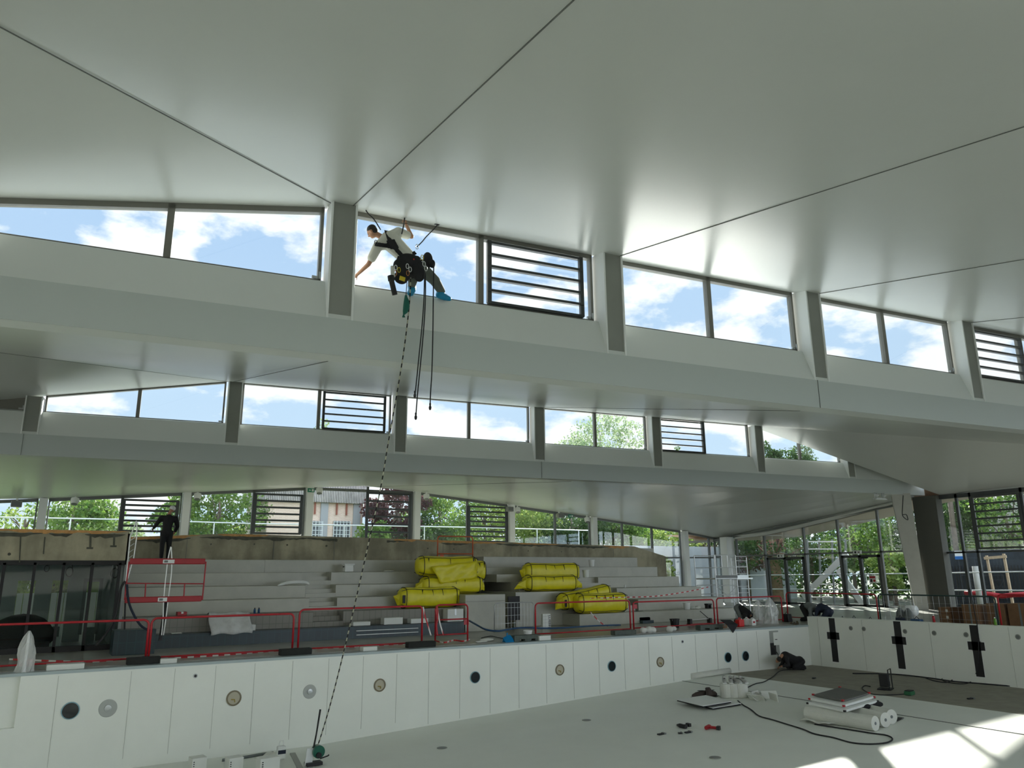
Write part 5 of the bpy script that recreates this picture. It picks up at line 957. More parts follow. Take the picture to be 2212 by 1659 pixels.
t = T('paper_cup', (ony(1350, 1268, 26.1).x, 26.1, 1.31), 0, 'tiny white cup alone on the third right tier', 'cup'); t.part('body', MB().lathe([(.03, 0), (.045, .12)], (0, 0, 0), 10), M_WHITEP)
bucket(1140, 1350, 20.7, 0, .13, .24, M_WHITEP, 'white paint bucket with a blue label beside the mesh barrier'); c = ony(1146, 1360, 20.55); 
tag(MB().lathe([(.135, .05), (.137, .12)], (ony(1140, 1350, 20.7).x, 20.7, .0), 18).build('bucket_label', M_BLUE), None); bpy.data.objects['bucket_label'].parent = bpy.data.objects['bucket.002']; bpy.data.objects['bucket_label'].matrix_parent_inverse = Matrix.Translation(-bpy.data.objects['bucket.002'].location)
# white crate with vertical lettering
t = T('tile_carton', tuple((ony(1181, 1350, 23.8).x, 23.85, 0)), 0, 'white carton leaning on the grandstand with lettering up its side', 'carton'); t.part('body', MB().bx(-.17, .17, -.06, .06, 0, .52), M_TILEW, bevel=.01)
def text(body, size, loc, rot, m, name, parent=None):
    cu = bpy.data.curves.new(name, 'FONT'); cu.body = body; cu.size = size; cu.extrude = .002; cu.align_x = 'CENTER'; cu.align_y = 'CENTER'; o = bpy.data.objects.new(name, cu); COL.objects.link(o); o.location = loc; o.rotation_euler = rot; cu.materials.append(m); bpy.context.view_layer.update(); me = bpy.data.meshes.new_from_object(o.evaluated_get(bpy.context.evaluated_depsgraph_get())); n_o = bpy.data.objects.new(name, me); COL.objects.link(n_o); n_o.location = loc; n_o.rotation_euler = rot; bpy.data.objects.remove(o)
    if parent: n_o.parent = parent
    return n_o
text('iezarri', .17, (.10, -.064, .26), (PI / 2, -PI / 2, 0), M_BLACK, 'lettering', t.o); g = MB()
for i in range(4): g.bx(-.16, .04, -.062, -.060, .10 + .11 * i, .104 + .11 * i)
g.bx(-.07, -.066, -.062, -.060, .02, .5); t.part('printed_grid', g, M_GREY)
# blue dustpan, cables, hoses
t = T('dustpan', tuple(ony(1098, 1384, 20.0)), 0, 'bright blue dustpan on the coping left of the notched foot', 'dustpan'); t.o.location.z = 0; MB
t.part('pan', MB().add([(-.14, -.1, 0), (.14, -.1, 0), (.14, .1, 0), (-.14, .1, 0), (-.13, .08, .12), (.10, .08, .2), (-.14, -.02, .05), (.14, -.02, .1)], [(0, 1, 2, 3), (3, 2, 5, 4), (0, 6, 4, 3), (1, 7, 5, 2), (0, 1, 7, 6), (6, 7, 5, 4)]), mat('plastic_cyan', (.0, .20, .48), .35)); t.part('handle', MB().tube([(0, .08, .14), (.04, .12, .24)], .02, 8), MATS['plastic_cyan'])
cable('hose', [ony(1014, 1341, 23.6), ony(1030, 1350, 23.0), ony(1050, 1360, 22.4), ony(1075, 1363, 22.2), ony(1096, 1360, 22.4), ony(1130, 1356, 22.8), ony(1200, 1357, 22.8), ony(1280, 1352, 23.2), ony(1340, 1350, 23.4)], .03, M_BLUE, 'dark blue hose snaking from the left stand past the passage', 'hose')
cable('cable', [onz(px, py, .02) for px, py in [(1040, 1378), (1060, 1374), (1075, 1377), (1090, 1380)]] , .012, M_BLACK, 'short black cable coil on the coping left of the dustpan')
t = MB().ell(onz(1052, 1382, .05), (.25, .10, .05)).ell(onz(1040, 1386, .03), (.2, .08, .03)); tag(t.build('crumpled_film', M_PAPER, smooth=True), 'crumpled pale film on the coping left of the blue dustpan', 'plastic film')
# striped tape
M_TAPE = bpy.data.materials.new('tape_red_white'); M_TAPE.use_nodes = True; t_ = M_TAPE.node_tree; tc = N(t_, 'ShaderNodeTexCoord'); wv = N(t_, 'ShaderNodeTexWave', i_Scale=1.1, bands_direction='X'); L(t_, tc.outputs['Object'], wv.inputs[0]); r = N(t_, 'ShaderNodeValToRGB'); r.color_ramp.interpolation = 'CONSTANT'; r.color_ramp.elements[1].position = .5; r.color_ramp.elements[0].color = (.5, .015, .02, 1); r.color_ramp.elements[1].color = (.72, .7, .66, 1); L(t_, wv.outputs['Fac'], r.inputs[0]); L(t_, r.outputs[0], t_.nodes['Principled BSDF'].inputs['Base Color'])
def tape(pts, label, w=.04):
    m = MB(); q = spline(pts, 4)
    for a, b in zip(q, q[1:]): m.bar(a, b, .006, w)
    return tag(m.build('barrier_tape', M_TAPE), label, 'tape', 'red and white striped tape')
tape([onz(px, py, .03) for px, py in [(20, 1424), (120, 1428), (200, 1429), (280, 1422)]], 'striped tape lying before the coping at the left edge')
tape([onz(px, py, .03) for px, py in [(300, 1424), (450, 1417), (620, 1404), (760, 1397), (880, 1390)]], 'long striped tape along the gutter between the left barrier feet')
tape([onz(px, py, .05) for px, py in [(940, 1384), (960, 1388), (980, 1383), (1000, 1385), (1015, 1381)]], 'crumpled striped tape at the foot of the taped barrier')
tape([ony(px, py, 21.15) for px, py in [(914, 1311), (918, 1330), (924, 1350), (931, 1373)]], 'striped tape dangling from the right end of the rope-crossed barrier')
tape([ony(px, py, 21.1) for px, py in [(941, 1316), (945, 1335), (943, 1352), (945, 1372)]], 'striped tape wound round the left post of the taped barrier')
tape([ony(px, py, 21.1) for px, py in [(944, 1310), (950, 1345), (958, 1372)]], 'second striped tape hanging off the taped barrier')
tape([ony(px, py, 23.6) for px, py in [(1275, 1322), (1290, 1338), (1302, 1348), (1316, 1355)]], 'striped tape hanging from the lowest right yellow bag')
tape([ony(px, py, 24.1) for px, py in [(1275, 1293), (1320, 1291), (1360, 1290), (1415, 1288), (1460, 1282), (1500, 1275), (1530, 1268)]], 'twisted striped tape running from the right bags to the tall glazing')
# right-hand deck clutter
bucket(1457, 1333, 21.6, 0, .17, .30, M_BLACK, 'black mortar bucket behind the red barrier'); bucket(1483, 1302, 24.4, .44, .15, .27, M_WHITEP, 'white bucket with black spout on the lowest right tier')
t = T('tile_cutter', tuple((ony(1512, 1350, 21.7).x, 21.7, 0)), 0, 'long red tile cutter with steel rails on the deck', 'tile cutter'); t.part('base', MB().bx(-.55, .55, -.12, .12, .03, .09), M_RED); t.part('rail', MB().tube([(-.5, 0, .22), (.5, 0, .24)], .016, 8), M_ALU)
for s in (-.5, .5): t.part('stand', MB().bx(s - .05, s + .05, -.08, .08, .05, .26), M_BLACK)
t.part('handle', MB().tube([(.45, 0, .25), (.2, 0, .42), (.05, 0, .52)], .015, 8), M_BLACK)
t = T('step_stool', tuple((ony(1530, 1312, 24.4).x, 24.4, .44)), 0, 'small black stool on the lowest right tier', 'stool'); t.part('seat', MB().bx(-.12, .12, -.1, .1, .14, .2), M_BLACK)
for s in (-.09, .09): t.part('leg', MB().bx(s - .02, s + .02, -.08, .08, 0, .14), M_BLACK)
for px, r_, lb in [(1500, .12, 'crumpled white rag left of the black stool on the lowest right tier'), (1511, .14, 'bigger crumpled white rag beside the black stool'), (1400, .22, 'crumpled film heap on the coping left of the notched right foot'), (1452, .2, 'white plaster bag slumped before the tile cutter')]:
    low = px in (1400, 1452); y = 20.2 if low else 24.4; p = ony(px, 1350, y); m = MB()
    for k in range(6): m.ell((p.x + random.uniform(-r_, r_), y + random.uniform(-.08, .08), (0 if low else .44) + r_ * .4), (r_ * random.uniform(.4, .7), r_ * .5, r_ * random.uniform(.3, .6)), 8, 6)
    o = fused(m, 'rag', M_PAPER, None, .03, 1); tag(o, lb, 'rag')
def canister(px, pyt, pyb, y, w, h, m, label, capm):
    t = T('canister', (ony(px, pyb, y).x, y, 0), 0, label, 'canister'); t.part('body', MB().bx(-w / 2, w / 2, -w * .4, w * .4, 0, h * .85), m, bevel=.03); t.part('handle', MB().tube([(-w * .3, 0, h * .84), (-w * .2, 0, h), (w * .15, 0, h), (w * .2, 0, h * .84)], .014, 8), m); t.part('cap', MB().lathe([(.03, h * .84), (.03, h * .93)], (w * .33, 0, 0), 10), capm); return t
canister(1599, 1337, 1357, 20.5, .26, .30, mat('red_plastic', (.60, .01, .012), .35), 'red jerrycan on the coping beside the black cloth', M_WHITEP); canister(1614, 1337, 1355, 20.9, .2, .28, M_WHITEP, 'white canister right behind the red jerrycan', M_RED)
t = canister(1626, 1338, 1354, 20.6, .22, .27, M_WHITEP, 'white canister with a small red label', M_WHITEP); t.part('label_sticker', MB().bx(-.06, .04, -.095, -.088, .10, .16), M_RED)
o = MB(); n1, n2 = 10, 8; a0, b0, c0 = ony(1568, 1342, 19.62), ony(1592, 1342, 19.62), ony(1582, 1367, 19.62)
o.add([a0 + Vector((0, .25, .02)), b0 + Vector((0, .3, .02)), ony(1594, 1350, 19.6), ony(1583, 1367, 19.6), ony(1570, 1350, 19.6)], [(0, 1, 2, 4), (2, 3, 4)]); ob = o.build('black_cloth', M_CLOTHB); ob.modifiers.new('t', 'SOLIDIFY').thickness = .02; tag(ob, 'black cloth hanging in a point over the pool edge', 'cloth')
t = carton(1560, 1571, 1349, 1356, 20.3, .2, 0, M_CARD, 'small brown carton left of the black cloth')
M_FILM = bpy.data.materials.new('clear_film'); M_FILM.use_nodes = True; t_ = M_FILM.node_tree; bs_ = t_.nodes['Principled BSDF']; bs_.inputs['Base Color'].default_value = (.8, .82, .8, 1); bs_.inputs['Roughness'].default_value = .15; bs_.inputs['Alpha'].default_value = .42
def wrapped(px, pyt, pyb, y, w, label, name='wrapped_post', zb=0, lean=0):
    p = ony(px, pyb, y); zt = ony(px, pyt, y).z; t = T(name, (p.x, y, zb), 0, label, 'wrapped post'); h = zt - zb; rg = random.Random(px); pr = []
    m = MB(); n = 14; rows = 7; o0 = 0
    for j in range(rows + 1):
        v = j / rows; r = w * ([1, .9, .85, .95, .9, .75, .5, .12][j])
        for k in range(n): a = 2 * PI * k / n; rr = r * (1 + .18 * math.sin(3 * a + j) + rg.uniform(-.08, .08)); m.v.append((rr * math.cos(a) + lean * v, rr * math.sin(a) * .7, h * v))
    for j in range(rows):
        for k in range(n): m.f.append((j * n + k, j * n + (k + 1) % n, (j + 1) * n + (k + 1) % n, (j + 1) * n + k))
    t.part('film', m, M_FILM, smooth=False); t.part('post', MB().tube([(0, 0, 0), (lean * .9, 0, h * .95)], .03, 8), M_ALU); return t
wrapped(1641, 1296, 1345, 21.4, .30, 'film-wrapped post left of a taller one by the pool corner'); wrapped(1669, 1290, 1352, 21.0, .30, 'taller film-wrapped post next to the pool corner', lean=-.05); wrapped(52, 1363, 1448, 19.9, .17, 'pointed post shrouded in clear film at the left on the coping')
m = MB()
for k in range(9): m.ell(onx(1715 + random.uniform(-8, 8), 1352 + random.uniform(-8, 10), 24.7) + Vector((0, .0, .0)), (.06, .05, .10), 8, 6)
o = fused(m, 'work_gloves', mat('glove_brown', (.10, .08, .05), .9), None, .025, 1); tag(o, 'brown work gloves hung over the pool corner', 'gloves')
# scaffold tower
sc = T('scaffold_tower', (33.0, 27.2, 0), 0, 'aluminium scaffold tower with guard rails and grey toe boards near the corner column', 'scaffold'); ys0 = 26.6
def S(px, py): return ony(px, py, ys0 if True else 0)
xa, xb, xc_ = S(1546, 1250).x, S(1592, 1250).x, S(1626, 1250).x; zt_ = S(1546, 1199).z
for k, (x, y) in enumerate([(xa, 26.6), (xb, 26.6), (xa, 27.9), (xb, 27.9), (xc_, 26.9), (xc_, 27.9)]): sc.part('standard', MB().tube([(x, y, 0), (x, y, zt_ - (0 if k < 4 else .1))], .026, 8), M_ALU, world=True)
for z in (zt_, S(1546, 1226).z, S(1546, 1251).z, S(1546, 1265).z, .9, .35):
    for y in (26.6, 27.9): sc.part('ledger', MB().tube([(xa, y, z), (xb, y, z)], .020, 6), M_ALU, world=True)
for z in (zt_, S(1600, 1221).z, S(1600, 1250).z):
    sc.part('ledger', MB().tube([(xb, 26.9, z - .05), (xc_, 26.9, z - .05)], .02, 6), M_ALU, world=True)
for f in (.33, .6): sc.part('guard_post', MB().tube([(xa + (xb - xa) * f, 26.6, S(1546, 1226).z), (xa + (xb - xa) * f, 26.6, zt_)], .016, 6), M_ALU, world=True)
zb1 = S(1546, 1249).z; zb0 = S(1546, 1243).z; sc.part('toe_board', MB().bx(xa, xb, 26.55, 26.58, zb1, zb0), M_DFRAME, world=True); sc.part('toe_board', MB().bx(xb + .1, xc_, 26.85, 26.88, zb1, zb0), M_STEEL, world=True); sc.part('deck_board', MB().bx(xa, xc_, 26.6, 27.9, zb1 - .06, zb1), M_ALU, world=True)
for i in range(8): z = .35 + i * .3; sc.part('rung', MB().tube([(xb + .08, 26.9, z), (xc_, 26.9, z)], .016, 6), M_ALU, world=True)
for a, b in [((xa, .4), (xb, 1.3)), ((xb, .4), (xa, 1.3))]: sc.part('brace', MB().tube([(a[0], 26.6, a[1]), (b[0], 26.6, b[1])], .016, 6), M_ALU, world=True)
# things along the raised end wall
def ex(px, py, X): return onx(px, py, X)
for i, (p0, p1, pt, X, m, lb) in enumerate([(2027, 2051, 1312, 27.5, M_CARD, 'stack of flat brown cartons with white labels left of the dark box'), (2052, 2076, 1312, 27.6, M_CARDD, 'dark brown box beside the stack of flat cartons'), (2078, 2114, 1306, 27.4, M_CARD, 'tall cardboard box with a pale tape strip, left of the red barrier post'), (2118, 2129, 1306, 27.9, M_RED2, 'narrow dark red panel between the tall cardboard boxes'), (2131, 2170, 1304, 27.5, M_CARD, 'tall cardboard box with pale tape right of the red barrier post'), (2177, 2230, 1304, 27.5, M_CARD, 'tall cardboard box cut by the right edge of the picture')]):
    a, b = ex(p0, 1320, X), ex(p1, 1320, X); zt2 = ex((p0 + p1) / 2, pt, X).z; t = T('cardboard_box' if i != 3 else 'panel', (X + .3, (a.y + b.y) / 2, 0), 0, lb, 'box' if i != 3 else 'panel', 'boxes behind the pool end wall'); w = abs(a.y - b.y) / 2
    if i == 0:
        for k in range(3): h = zt2 / 3; t.part('carton', MB().bx(-.3, .3, -w, w, h * k + .005, h * (k + 1)), m, bevel=.01); t.part('paper_label', MB().bx(-.306, -.301, -w * .7, -w * .3, h * k + h * .3, h * k + h * .7), M_PAPER)
    else:
        t.part('body', MB().bx(-.3, .3, -w, w, 0, zt2), m, bevel=.01)
        if i in (2, 4, 5): t.part('tape', MB().bx(-.306, -.301, -.03, .03, 0, zt2), M_GREY)
for px, col_, lb, c_ in [(2018, M_RED2, 'small dark red can on the end wall beside the large column', 'can'), (2150, mat('green_can', (.12, .28, .03), .4), 'small green can on the end wall in front of the tall boxes', 'can')]:
    p = ex(px, 1345, 25.0); t = T('spray_can', (25.0, p.y, .30), 0, lb, c_, 'spray cans on the end wall'); t.part('body', MB().lathe([(.04, 0), (.04, .17), (.02, .20)], (0, 0, 0), 12), col_, smooth=True); t.part('cap', MB().lathe([(.02, .2), (.02, .23)], (0, 0, 0), 8), M_WHITEP)
for px, w_, h_, m, lb in [(1700, .35, .18, M_BLACK, 'black tool bag at the pool corner'), (1845, .3, .14, M_DFRAME, 'dark tool case behind the end wall, left of the double door'), (1880, .28, .12, M_BLACK, 'black power tool lying behind the end wall near the double door'), (1945, .3, .22, M_NAVY, 'navy bag left of the large column'), (1980, .4, .20, M_BLUE, 'blue and white sack at the foot of the large column'), (1820, .2, .1, M_STEEL, 'metal tin behind the end wall')]:
    p = ex(px, 1335, 25.9 if px != 1700 else 25.7); t = T('tool_bag', (p.x, p.y, 0), 0, lb, 'tool bag'); t.part('body', MB().box((0, 0, (h_ + .12) / 2), (.25, w_, h_ + .12), taper=.85), m, bevel=.03); t.part('handle', MB().tube([(0, -w_ * .25, h_ + .1), (0, 0, h_ + .2), (0, w_ * .25, h_ + .1)], .012, 6), M_BLACK)
for px, lb in [(1945, 'left of two grey gnome-shaped plaster bags by the large column'), (1962, 'right of two grey gnome-shaped plaster bags by the large column')]:
    p = ex(px, 1325, 28); t = T('plaster_bag', (28, p.y, 0), 0, lb.replace('gnome-shaped', 'peaked'), 'bag', 'peaked plaster bags'); t.part('body', MB().lathe([(.16, 0), (.19, .2), (.14, .42), (.05, .56)], (0, 0, 0), 12), M_GREY, smooth=True); t.part('tie', MB().lathe([(.055, .5), (.055, .53)], (0, 0, 0), 10), M_BLACK)
wh = MB(); p0 = ex(1945, 1316, 33); p1 = ex(1978, 1316, 33); p0.z = p1.z = .23; wh.tube([p0, p1], .22, 14); tag(wh.build('insulation_roll', M_WHITEP, smooth=True), 'bright white roll behind the plaster bags at the large column', 'roll')
# ================================================================ POOL WALL FITTINGS
def port(px, py, r, kind, label, y=YW):
    p = ony(px, py, y); X, Z = p.x, p.z; t = T('pool_port', (X, y, Z), 0, label, 'pool fitting', 'round fittings in the long pool wall'); ax = (0, -1, 0)
    if kind == 'dark': t.part('ring', MB().lathe([(r * 1.12, 0), (r * 1.12, .02), (r, .025), (r * .98, .004)], (0, 0, 0), 24, ax), mat('ring_blue', (.20, .36, .42), .4)); t.part('glass', MB().lathe([(r, .003), (r, .016)], (0, 0, 0), 24, ax), mat('port_glass', (.004, .010, .014), .08))
    elif kind == 'beige': t.part('ring', MB().lathe([(r * 1.1, 0), (r * 1.1, .02), (r * .9, .03), (r * .88, .004)], (0, 0, 0), 24, ax), mat('ring_brown', (.20, .17, .11), .5)); t.part('niche', MB().lathe([(r * .9, .003), (r * .9, .012)], (0, 0, 0), 24, ax), mat('niche_beige', (.46, .43, .33), .6)); t.part('cable_stub', MB().tube([(-r * .4, -.02, -r * .15), (r * .1, -.04, -r * .2), (r * .15, -.03, -r * .55)], .012, 6), mat('brass_cable', (.35, .26, .05), .5))
    elif kind == 'grey': t.part('disc', MB().lathe([(r * 1.1, 0), (r * 1.05, .012)], (0, 0, 0), 28, ax), mat('disc_grey', (.40, .42, .40), .5)); t.part('nozzle', MB().lathe([(r * .45, .01), (r * .42, .03), (r * .2, .034)], (0, 0, 0), 20, ax), M_STEEL)
    else: t.part('ring', MB().lathe([(r, 0), (r, .012)], (0, 0, 0), 16, ax), M_STEEL); t.part('hole', MB().lathe([(r * .6, .010), (r * .6, .016)], (0, 0, 0), 16, ax), M_BLACK)
for a in [(152, 1535, .155, 'dark', 'black glass port with blue rim nearest the left edge'), (233, 1530, .165, 'grey', 'grey disc fitting right of the leftmost dark port'), (422, 1460, .05, 'small', 'tiny dark nozzle high on the wall between panels'), (505, 1508, .155, 'beige', 'beige light niche, the one furthest left'), (669, 1494, .15, 'grey', 'grey disc fitting with metal nozzle left of the slanting rope'), (820, 1480, .145, 'beige', 'beige light niche right of the slanting rope'), (1026, 1463, .14, 'dark', 'dark glass port in the middle of the wall'),
          (1209, 1447, .14, 'beige', 'beige light niche below the right pile of bags'), (1321, 1439, .14, 'dark', 'dark glass port between the two right beige niches'), (1426, 1430, .14, 'beige', 'beige light niche furthest right'), (1474, 1386, .05, 'small', 'tiny dark nozzle above the right beige niche'), (1572, 1420, .15, 'dark', 'left of the paired dark ports near the pool corner'), (1610, 1417, .15, 'dark', 'right of the paired dark ports near the pool corner')]: port(*a)
for i, (px, py) in enumerate([(1838, 1357), (1866, 1358.5), (1955, 1364), (2018, 1367.5), (2087, 1371), (2199, 1376)]):
    p = onx(px, py, XE); t = T('inlet_cap', (XE, p.y, p.z), 0, ['small grey inlet cap right of the first lane cross', 'small grey inlet cap, second of the close pair', 'small grey inlet cap just right of the second lane cross', 'small grey inlet cap midway between second and third lane cross', 'small grey inlet cap just left of the third lane cross', 'small grey inlet cap near the right edge'][i], 'pool fitting', 'inlet caps in the end wall'); t.part('ring', MB().lathe([(.075, 0), (.075, .01)], (0, 0, 0), 16, (-1, 0, 0)), M_FIN); t.part('cap', MB().lathe([(.05, .008), (.05, .016)], (0, 0, 0), 16, (-1, 0, 0)), M_DFRAME)
x0, x1, z0, z1 = rect(1661, 1685, 1363, 1414, YW); t = T('wall_hatch', ((x0 + x1) / 2, YW, z0), 0, 'open rectangular hatch in the pool wall above the kneeling person', 'hatch'); w = (x1 - x0) / 2; h = z1 - z0
t.part('recess', MB().bx(-w, w, -.004, .1, 0, h), mat('hatch_grey', (.33, .35, .32), .6)); t.part('opening', MB().bx(-w, w * .2, -.012, -.004, .02, h * .5), M_BLACK); t.part('cover', MB().bx(-w * .2, w, -.016, -.006, h * .4, h * .93), M_POOL); t.part('grip', MB().bx(w * .1, w * .6, -.02, -.016, h * .62, h * .65), M_BLACK)
cable('cable', [ony(1668, 1395, 19.5), ony(1674, 1405, 19.45), ony(1681, 1415, 19.3), ony(1678, 1430, 19.2)], .015, M_BLACK, 'black cable coming out of the wall hatch')
# ================================================================ POOL FLOOR
def fz(px, py):
    z = -1.6
    for _ in range(6): p = onz(px, py, z); z = floor_z(p.x)
    return onz(px, py, z)
def fcable(pts, r, label, m=M_ROPEB, k=6): return cable('cable', [fz(*p) + Vector((0, 0, r)) for p in pts], r, m, label, 'cable', k)
fcable([(1594, 1515), (1605, 1524), (1622, 1534), (1640, 1548), (1668, 1556), (1700, 1566), (1735, 1577), (1760, 1587), (1800, 1595), (1840, 1606), (1880, 1609), (1915, 1606), (1928, 1598), (1915, 1590), (1880, 1585), (1830, 1577), (1785, 1570), (1760, 1566)], .016, 'long black cable looping across the pale pool floor')
fcable([(1615, 1486), (1632, 1478), (1650, 1474), (1668, 1464), (1682, 1452), (1695, 1448), (1720, 1447), (1738, 1448)], .014, 'black cable from the shoe rolls to the kneeling person')
fcable([(1842, 1456), (1870, 1456), (1920, 1457), (1960, 1460), (2010, 1466), (2060, 1473), (2120, 1478), (2212, 1486)], .018, 'black cable running along the foot of the end wall')
fcable([(2000, 1466), (2020, 1472), (2045, 1475), (2058, 1468), (2045, 1461), (2035, 1470), (2060, 1477), (2090, 1477), (2106, 1466), (2112, 1440 + 12)], .014, 'loose cable loop below the third lane cross')
cable('cable', [onx(px, py, XE - .05) for px, py in [(2108, 1456), (2112, 1440), (2114, 1400), (2112, 1360), (2108, 1335), (2101, 1300), (2094, 1270)]], .014, M_ROPEB, 'dark cable climbing over the third lane cross')
fcable([(1880, 1484), (1868, 1482), (1863, 1489), (1880, 1499), (1900, 1502), (1930, 1502), (1958, 1500)], .013, 'short black cable between transformer and green socket box')
t = T('transformer', tuple(fz(1913, 1489)), .4, 'black upright transformer box on the brown screed', 'transformer'); t.part('body', MB().bx(-.14, .14, -.12, .12, .08, .42), M_BLACK, bevel=.02); t.part('frame', MB().tube([(-.22, -.15, .02), (.22, -.15, .02), (.2, -.15, .55), (-.2, -.15, .55), (-.22, -.15, .02)], .016, 6), M_BLACK); t.part('base_plate', MB().bx(-.24, .24, -.18, .18, 0, .03), M_BLACK); t.part('warning_label', MB().bx(-.05, .07, -.128, -.121, .22, .34), M_GREY)
t = T('socket_box', tuple(fz(1965, 1501)), .2, 'flat green socket box on the brown screed', 'socket box'); t.part('body', MB().bx(-.14, .14, -.10, .10, 0, .10), mat('green_box', (.02, .14, .06), .5), bevel=.02); t.part('lid', MB().bx(-.12, .12, -.08, .08, .1, .12), M_BLACK)
# rolls with shoes on top
for i, px in enumerate((1571, 1587, 1602)):
    p = fz(px, 1506); t = T('fleece_roll', tuple(p), 0, ['left upright white roll carrying trainers', 'middle upright white roll carrying a trainer', 'right upright white roll carrying trainers'][i], 'roll', 'upright white rolls'); t.part('body', MB().lathe([(.18, 0), (.19, .02), (.19, .36), (.17, .38)], (0, 0, 0), 20), M_PAPER, smooth=False); t.part('core', MB().lathe([(.05, .38), (.05, .385)], (0, 0, 0), 12), M_GREY)
def shoe(p, rz, m, label, s=1.0, sole=None, name='shoe', cat='shoe', group='shoes on the white rolls'):
    t = T(name, tuple(p), rz, label, cat, group); u = MB(); limb(u, [(0, -.09 * s, .05 * s), (0, .0, .06 * s), (0, .10 * s, .04 * s), (0, .15 * s, .03 * s)], [.045 * s, .045 * s, .042 * s, .03 * s]); u.tube([(0, -.09 * s, .05 * s), (0, -.08 * s, .14 * s)], [.042 * s, .038 * s], 10); fused(u, 'upper', m, t.o, .012, 1)
    t.part('sole', MB().box((0, .03 * s, .012), (.10 * s, .30 * s, .024)), sole or M_WHITEP, bevel=.01); t.part('laces', MB().box((0, .04 * s, .10 * s), (.04 * s, .08 * s, .01)), M_BLACK); return t
M_TRN = mat('trainer_grey', (.42, .42, .40), .7); zt3 = .385
for px, py, dz, lb in [(1567, 1506, .0, 'grey trainer on the left white roll, toe down-left'), (1581, 1506, 0, 'grey trainer between the left and middle white rolls'), (1594, 1506, 0, 'grey trainer with dark heel on the right white rolls'), (1606, 1506, 0, 'rightmost grey trainer on the white rolls')]:
    p = fz(px, py); shoe((p.x, p.y, p.z + zt3), 2.4 if px < 1590 else 2.9, M_TRN, lb, 1.25)
for px, lb in [(1519, 'left of two dark hiking boots beside the white panels'), (1537, 'right of two dark hiking boots beside the white panels')]: shoe(fz(px, 1507), 1.2 if px == 1519 else -1.2, mat('boot_brown', (.05, .035, .03), .7), lb, 1.9, M_BLACK, 'boot', 'boot', 'dark hiking boots')
# stacked white panels
def quadbox(ps, dz, h): a = [Vector(p) + Vector((0, 0, dz)) for p in ps]; m = MB(); m.prism(a, (0, 0, h)); return m
base_ = [fz(1483, 1520), fz(1540, 1534), fz(1600, 1524), fz(1545, 1511)]
for k, lb in enumerate(('lower white panel with a dark core lying by the boots', 'upper white panel with a dark core lying by the boots')):
    t = T('foam_board', tuple(base_[0]), 0, lb, 'panel', 'white panels with dark core'); sh_ = [Vector(p) + Vector((-.25 * k, .1 * k, 0)) for p in base_]; t.part('core', quadbox(sh_, .01 + .06 * k, .035), M_BLACK, world=True); c_ = sum(sh_, Vector()) / 4; t.part('top_sheet', quadbox([c_ + (p - c_) * 1.03 for p in sh_], .045 + .06 * k, .015), M_WHITEP, world=True)
m = MB()
for k in range(7): p = fz(1655 + random.uniform(-22, 22), 1511 + random.uniform(-4, 4)); m.box(p + Vector((0, 0, .08)), (.45, .02, .22), Matrix.Rotation(random.uniform(0, 3), 3, 'Z') @ Matrix.Rotation(random.uniform(-1.1, 1.1), 3, 'X'))
tag(m.build('offcuts', M_PAPER), 'small heap of crumpled white liner offcuts', 'offcuts')['kind'] = 'stuff'
# racks and rolls
pR = [fz(1750, 1551), fz(1826, 1569), fz(1893, 1547), fz(1818, 1530)]; cR = sum(pR, Vector()) / 4
RZ = .33
for k, (m_, lb) in enumerate([(M_WHITEP, 'lower pale grating panel of the stack on the white rolls'), (M_WHITEP, 'middle pale grating panel of the stack on the white rolls'), (mat('slate_grey', (.12, .12, .11), .7, noise=.1, scale=3), 'dark grey board on top of the panel stack')]):
    t = T('grating_panel', tuple(pR[0] + Vector((0, 0, RZ + .07 * k))), 0, lb, 'panel', 'panels stacked on the rolls'); f = [1.05, .98, .86][k]; q4 = [cR + (p - cR) * f + Vector((.15 * k - .1, -.1 + .12 * k, RZ + .07 * k)) for p in pR]
    t.part('board', quadbox(q4, 0, .05 if k < 2 else .03), m_, world=True)
    for p in q4: t.part('corner_pad', MB().box(p + Vector((0, 0, .03)), (.05, .05, .04)), M_RED if k else M_BLACK, world=True)
for i, (a, b, lb) in enumerate([((1790, 1563), (1893, 1584 - 4), 'front white fleece roll lying under the panel stack'), ((1825, 1552), (1915, 1572), 'middle white fleece roll lying under the panel stack'), ((1860, 1548), (1928, 1565), 'rear white fleece roll lying under the panel stack')]):
    a, b = fz(*a), fz(*b); d = (b - a).normalized(); t = T('fleece_roll', tuple(a + Vector((0, 0, .16))), 0, lb, 'roll', 'lying white fleece rolls'); t.part('body', MB().tube([a + Vector((0, 0, .165)) - d * .55, b + Vector((0, 0, .165))], .16, 22), M_PAPER, world=True); t.part('core', MB().cyl(b + Vector((0, 0, .165)), b + Vector((0, 0, .165)) + d * .006, .035, 12), M_GREY, world=True)
m = MB(); q5 = [fz(1728, 1560), fz(1790, 1572), fz(1832, 1560), fz(1762, 1546)]; n1 = 12
for i in range(n1 + 1):
    for j in range(7): u, v = i / n1, j / 6; p = q5[0].lerp(q5[1], u).lerp(q5[3].lerp(q5[2], u), v); m.v.append((p.x, p.y, p.z + .03 + .05 * abs(math.sin(5 * u + 2 * v)) * (1 - v * .5)))
for i in range(n1):
    for j in range(6): m.f.append((i * 7 + j, (i + 1) * 7 + j, (i + 1) * 7 + j + 1, i * 7 + j + 1))
o = m.build('fleece_sheet', M_PAPER, smooth=True); o.modifiers.new('t', 'SOLIDIFY').thickness = .015; tag(o, 'unrolled wavy white fleece sheet before the panel stack', 'sheet')
m = MB(); pa_ = fz(1872, 1550)
for k in range(6): m.ell(pa_ + Vector((random.uniform(-.35, .35), random.uniform(-.2, .2), .30)), (.20, .16, .07), 10, 6)
